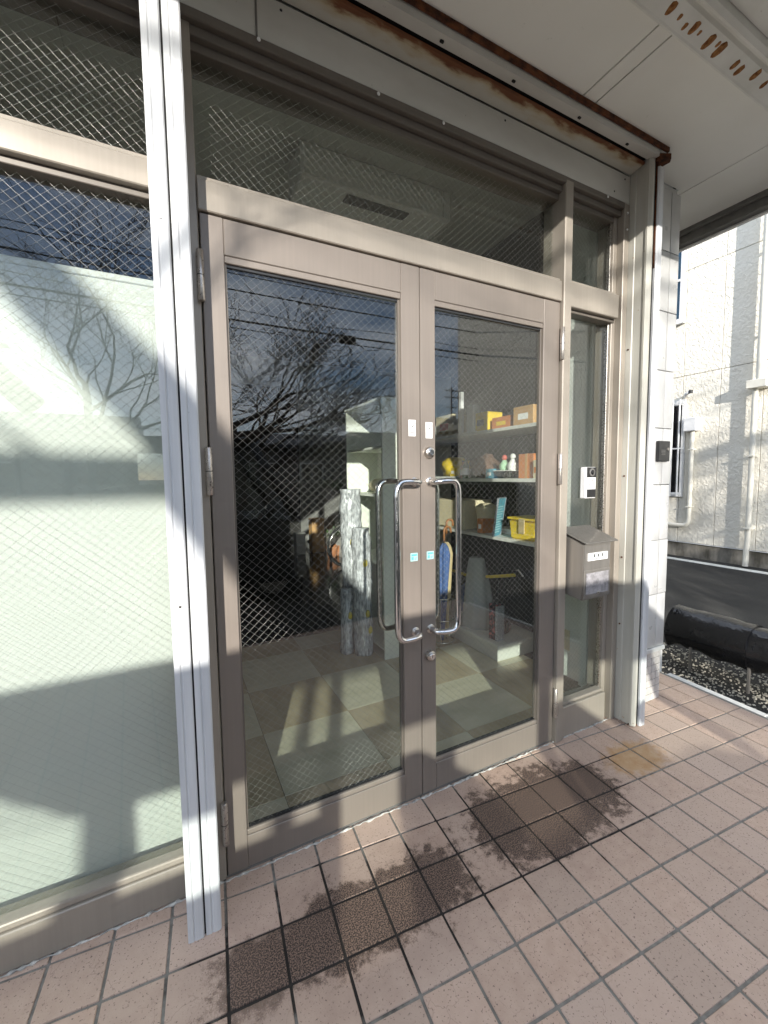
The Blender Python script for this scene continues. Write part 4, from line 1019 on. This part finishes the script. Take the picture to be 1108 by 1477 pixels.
put('beam', MB().tube([(3.45, -1.78, .18), (3.45, .34, .18)], .11, 14), 'rubber', t, smooth=True, auto=50)
for y in (.2, -.15, -.7, -1.5): B('leg', 3.335, 3.35, y-.008, y+.008, GZ, .12, 'mailbox_metal', t, .002)

# ------------------------------------------------------------------ the street behind the camera, seen in the glass
# small dark van
t = thing('parked_van', (-.15, -4.15, GZ), 'dark parked van mirrored in the left door glass', 'van')
yn, yf = -3.42, -4.88
mb = MB(); mb.prism([(-2.40, .10), (-2.41, .86), (1.05, .90), (1.50, .80), (1.56, .45), (1.55, .10)], 'y', yf, yn)
bmesh.ops.bevel(mb.bm, geom=mb.bm.edges[:], offset=.04, segments=3, affect='EDGES'); put('body', mb, 'van_paint', t, smooth=True, auto=40)
mb = MB(); mb.prism([(-2.34, 1.74), (-2.30, 1.82), (.62, 1.84), (.86, 1.76), (.84, 1.71), (-2.2, 1.71)], 'y', yf+.09, yn-.09)
bmesh.ops.bevel(mb.bm, geom=mb.bm.edges[:], offset=.03, segments=2, affect='EDGES'); put('roof', mb, 'van_paint', t, smooth=True, auto=40)
for sy in (yn-.045, yf+.045):
    for a, b in (((-2.34, .85), (-2.26, 1.76)), ((-1.65, .88), (-1.65, 1.76)), ((-.92, .88), (-.92, 1.76)), ((.22, .88), (.22, 1.76)), ((1.30, .86), (.82, 1.76))):
        put('pillar', MB().tube([(a[0], sy, a[1]), (b[0], sy, b[1])], .045, 8), 'van_paint', t, smooth=True)
    for x0, x1 in ((-2.26, -1.70), (-1.60, -.96), (-.88, .18), (.26, 1.2)):
        p = MB(); xa1 = min(x1, .84)
        p.poly([(x0, sy, .86), (x1, sy, .86), (xa1, sy, 1.74), (x0+.02, sy, 1.74)]); put('side_window', p, 'van_glass', t)
p = MB().poly([(1.30, yf+.05, .87), (1.30, yn-.05, .87), (.84, yn-.09, 1.73), (.84, yf+.09, 1.73)]); put('windscreen', p, 'van_glass', t)
p = MB().poly([(-2.36, yf+.07, .92), (-2.36, yn-.07, .92), (-2.29, yn-.1, 1.71), (-2.29, yf+.1, 1.71)]); put('rear_window', p, 'van_glass', t)
for x in (-1.75, 1.0):
    for y in (yn-.09, yf+.09):
        w = put('wheel', MB().lathe([(.22, -.08), (.27, -.06), (.27, .06), (.22, .08)], (x, y, GZ+.27), 'y', 28), 'rubber', t, smooth=True, auto=40)
        put('rim', MB().lathe([(.17, -.083), (.17, .083)], (x, y, GZ+.27), 'y', 20), 'nickel', w, smooth=True, auto=40)
for y in (yn-.045, yf+.045):
    B('sun_block_panel', -2.33, -.94, y-.012, y+.012, .855, 1.10, 'van_paint', t, .004)  # added panel, raises the rear sills to shrink the sun patches
for x in (-.45, .45):
    put('seat', MB().box(x-.25, x+.2, yf+.2, yn-.2, .80, .95, .04, 2).box(x-.25, x-.12, yf+.2, yn-.2, .9, 1.28, .04, 2), 'shelf_dark', t)
for y in (yn-.25, yf+.25): put('headlight', MB().blob((1.52, y, .66), (.05, .12, .09), .05, 3, 2), 'chrome', t, smooth=True)
put('bumper', MB().box(1.50, 1.62, yf+.05, yn-.05, .15, .42, .04, 2), 'van_paint', t, smooth=True, auto=40)
put('door_mirror', MB().blob((.95, yn+.10, 1.0), (.05, .09, .07), .05, 3, 2), 'van_paint', t, smooth=True)

# bare trees
def bare_tree(x, y, h, seed, label, limbs=None, r0=.16, depth=6, spread=.55, nl=5, bias=None):
    r_ = random.Random(seed); t = thing('bare_tree', (x, y, GZ), label, 'tree', 'bare street trees')
    tr = MB(); br = MB()
    def grow(p, d, L, rad, lev, mb):
        n = 4 if lev < 3 else 3
        pts = [p.copy()]; rads = [rad]; q = p.copy(); dd = d.copy()
        for i in range(n):
            dd = (dd+Vector((r_.gauss(0, .16), r_.gauss(0, .16), r_.gauss(.03, .10)))).normalized(); q = q+dd*L/n
            pts.append(q.copy()); rads.append(max(.0062, rad*(1-.45*(i+1)/n)))
        mb.tube(pts, rads, 8 if lev < 2 else (5 if lev < 4 else 3), caps=(lev < 2))
        if lev >= depth: return
        nb = 3 if lev < 2 else r_.choice((2, 3, 3))
        for k in range(nb):
            f = r_.uniform(.35, .98) if k else 1.0
            i = min(n-1, int(f*n)); b = pts[i].lerp(pts[i+1], f*n-i) if i < n else pts[-1]
            ax = Vector((r_.gauss(0, 1), r_.gauss(0, 1), r_.gauss(0, .6))); ax = (ax-dd*ax.dot(dd)).normalized()
            nd = (dd+ax*r_.uniform(spread*.7, spread*1.5)).normalized()
            if nd.z < -.15: nd.z *= -.3; nd.normalize()
            grow(b, nd, L*r_.uniform(.62, .86), rads[-1]*r_.uniform(.68, .95), lev+1, br)
    base = Vector((x, y, GZ)); top = base+Vector((r_.uniform(-.15, .15), r_.uniform(-.15, .15), h*.42))
    tp = [base+Vector((0, 0, -.05)), base+Vector((0, 0, .15)), base.lerp(top, .5)+Vector((.06, 0, 0)), top]
    tr.tube(tp, [r0*1.5, r0*1.15, r0*.9, r0*.55], 12)
    for k in range(nl):
        a = k*2.4+r_.uniform(-.4, .4) if bias is None else r_.uniform(-bias, bias)
        f = .45+.55*k/(nl-1)
        p = tp[2].lerp(tp[3], (f-.5)*2) if f > .5 else tp[1].lerp(tp[2], f*2)
        grow(p, Vector((math.cos(a)*.9, math.sin(a)*.55, r_.uniform(.25, .9))).normalized(), h*.24*r_.uniform(.85, 1.2), r0*.42, 1, br)
    if limbs:
        for pts, rads in limbs: tr.tube(pts, rads, 10); 
        for pts, rads in limbs:
            for k in range(2):
                p = Vector(pts[-1]).lerp(Vector(pts[0]), r_.uniform(0, .6)); grow(p, Vector((r_.gauss(0, .6), r_.gauss(0, .5), .9)).normalized(), .6, .014, 3, br)
    put('trunk', tr, 'bark', t, smooth=True); put('crown', br, 'bark', t, smooth=True)
bare_tree(1.3, -8.2, 6.2, 21, 'bare tree with dense twigs mirrored in the left door glass', r0=.16, spread=.55, depth=6, nl=8, bias=1.1)
bare_tree(-2.2, -13.6, 10.2, 33, 'bare tree mirrored at the top of the left window', r0=.15, depth=6, nl=7, bias=2.1)
bare_tree(14.5, -13.5, 6.2, 45, 'smaller bare tree mirrored at the right of the right door glass', r0=.13, depth=5)
# unseen cherry tree, added so its thick crooked limbs shade the left window
def back(px_, pz_, tt): return (px_-.40*tt, .12-tt, pz_+.29*tt)  # traces a wanted shadow point back along the sun to a limb point
lm = [([back(.75, .62, 6.2), back(.30, 1.12, 6.2), back(-.02, 1.50+.08, 6.2), back(-.30, 1.80+.10, 6.2), back(-.62, 2.3, 6.2)], [.17, .15, .12, .10, .06]),
      ([back(-1.6, 1.30, 6.0), back(-.9, 1.40, 6.1), back(-.3, 1.382, 6.1), back(.0, 1.376, 6.1), back(.5, 1.45, 6.1)], [.11, .09, .075, .072, .03])]
bare_tree(-5.6, -6.1, 5.2, 52, 'added unseen bare tree with heavy crooked limbs shading the left window', limbs=lm, r0=.2, depth=4)

# clipped hedge, added to darken the low reflection in the right door glass
t = thing('hedge', (8.2, -6.9, GZ), 'added dark clipped hedge darkening the low reflection in the right door glass', 'hedge')
B('core', 3.0, 13.4, -7.3, -6.5, GZ, 1.15, 'int_dark', t, 0)
mb = MB(); r_ = random.Random(77); VV = []; FF = []
for i in range(9000):
    f = r_.random(); x = r_.uniform(2.9, 13.5)
    if f < .55: p = Vector((x, -6.48+abs(r_.gauss(0, .06)), r_.uniform(-.1, 1.2)))
    else: p = Vector((x, r_.uniform(-7.35, -6.45), 1.15+abs(r_.gauss(0, .09))))
    a_ = Vector((r_.gauss(0, 1), r_.gauss(0, 1), r_.gauss(0, 1))).normalized()*.035; b_ = a_.orthogonal().normalized()*.018
    k = len(VV); VV += [p-t.location-a_, p-t.location+b_, p-t.location+a_, p-t.location-b_]; FF.append((k, k+1, k+2, k+3))
mb.bm.free(); me = bpy.data.meshes.new('foliage'); me.from_pydata(VV, [], FF); me.materials.append(M['leaf'])
o = bpy.data.objects.new('foliage', me); COL.objects.link(o); o.parent = t; o['kind'] = 'stuff'

# utility poles, cables
def pole(x, y, h, label):
    t = thing('utility_pole', (x, y, GZ), label, 'utility pole')
    put('shaft', MB().lathe([(.17, 0), (.10, h)], (x, y, GZ), 'z', 16), 'pole_concrete', t, smooth=True, auto=40)
    for z, w in ((h-.4, .9), (h-1.2, 1.0), (h-2.4, .7)): B('cross_arm', x-w, x+w, y-.05, y+.05, GZ+z-.05, GZ+z+.05, 'cable', t, 0)
    for z, w in ((h-.4, .8), (h-1.2, .9)):
        for s in (-1, -.4, .4, 1): put('insulator', MB().lathe([(.05, 0), (.07, .06), (.04, .14)], (x+s*w, y, GZ+z+.05), 'z', 10), 'pole_concrete', t)
    put('transformer', MB().lathe([(.22, 0), (.24, .1), (.24, .7), (.2, .8)], (x+.42, y, GZ+h-3.9), 'z', 18), 'pole_concrete', t, smooth=True, auto=40)
pole(30.5, -40, 12.0, 'distant utility pole mirrored in the right door glass')
pole(16.6, -8.0, 9.5, 'near utility pole at the right end of the overhead cables')
pole(-14, -8.0, 9.5, 'utility pole at the left end of the overhead cables')
spec = [(4.75, .022, 'thick lower overhead cable carrying a junction box'), (4.60, .010, 'thin overhead cable below the thick one'), (4.98, .008, 'thin wavy overhead cable above the thick one'), (5.42, .014, 'middle overhead cable'), (5.78, .012, 'upper overhead cable'), (5.95, .008, 'topmost thin overhead cable')]
for i, (z, r_, lab) in enumerate(spec):
    pts = []
    for k in range(41):
        x = -14+30.6*k/40; sag = .0016*((x-3)**2)
        w = .035*math.sin(k*5.1) if i == 2 else 0
        pts.append((x, -8.0-.05*i, z-.04+sag+w))
    o = put('overhead_cable', MB().tube(pts, r_, 5), 'cable', smooth=True); tag(o, lab+' over the street', 'cable', 'overhead cables along the street')
t = thing('cable_junction_box', (3.89, -8, 4.52), 'black junction box hanging on the overhead cable', 'junction box')
put('case', MB().box(3.68, 4.10, -8.06, -7.94, 4.55, 4.74, .03, 2), 'cable', t); put('loop', MB().tube([(4.1, -8, 4.6), (4.4, -8, 4.45), (4.7, -8, 4.5), (4.9, -8, 4.7)], .01, 5), 'cable', t)

# houses and a wall across the street
def house(x, y, w, d, h, rh, label, mat):
    t = thing('street_house', (x, y, GZ), label, 'house')
    B('wall', x-w/2, x+w/2, y-d, y, GZ, h, mat, t, 0)
    mb = MB(); mb.prism([(y-d-.5, h-.05), (y+.5, h-.05), (y+.5, h+.08), (y-d/2, h+rh), (y-d-.5, h+.08)], 'x', x-w/2-.4, x+w/2+.4); put('roof', mb, 'roof_tile', t)
    n = max(2, int(w/2.2))
    for fl in range(2 if h > 4 else 1):
        for k in range(n):
            cx = x-w/2+(k+.5)*w/n; z0 = .9+fl*2.7
            wd = B('window', cx-.55, cx+.55, y+.002, y+.05, z0, z0+1.1, 'white_metal', t, 0); B('pane', cx-.5, cx-.02, y+.051, y+.056, z0+.06, z0+1.04, 'lens', wd, 0); B('pane', cx+.02, cx+.5, y+.051, y+.056, z0+.06, z0+1.04, 'lens', wd, 0)
    B('door', x+w/2-1.3, x+w/2-.4, y+.052, y+.09, GZ, GZ+2.0, 'brown', t, 0)
house(-6, -15.5, 9, 7, 2.9, 1.1, 'low grey house across the street at far left', 'house_wall')
house(4.6, -17, 9, 8, 2.7, 1.0, 'low dark house across the street behind the trees', 'house_dark')
house(15.8, -21, 9, 8, 3.2, 1.2, 'low house across the street near the far pole', 'house_wall')
house(27, -27, 10, 8, 5.2, 1.5, 'taller house far down the street', 'house_dark')
house(-19, -19, 12, 8, 5.4, 1.5, 'two storey house across the street beyond the frame', 'house_wall')
t = thing('garden_wall', (4, -12.6, GZ), 'low dark block wall across the street', 'wall')
B('blocks', -12, 22, -12.75, -12.6, GZ, 1.15, 'house_dark', t, 0); B('coping', -12, 22, -12.79, -12.56, 1.151, 1.21, 'concrete', t, .01)
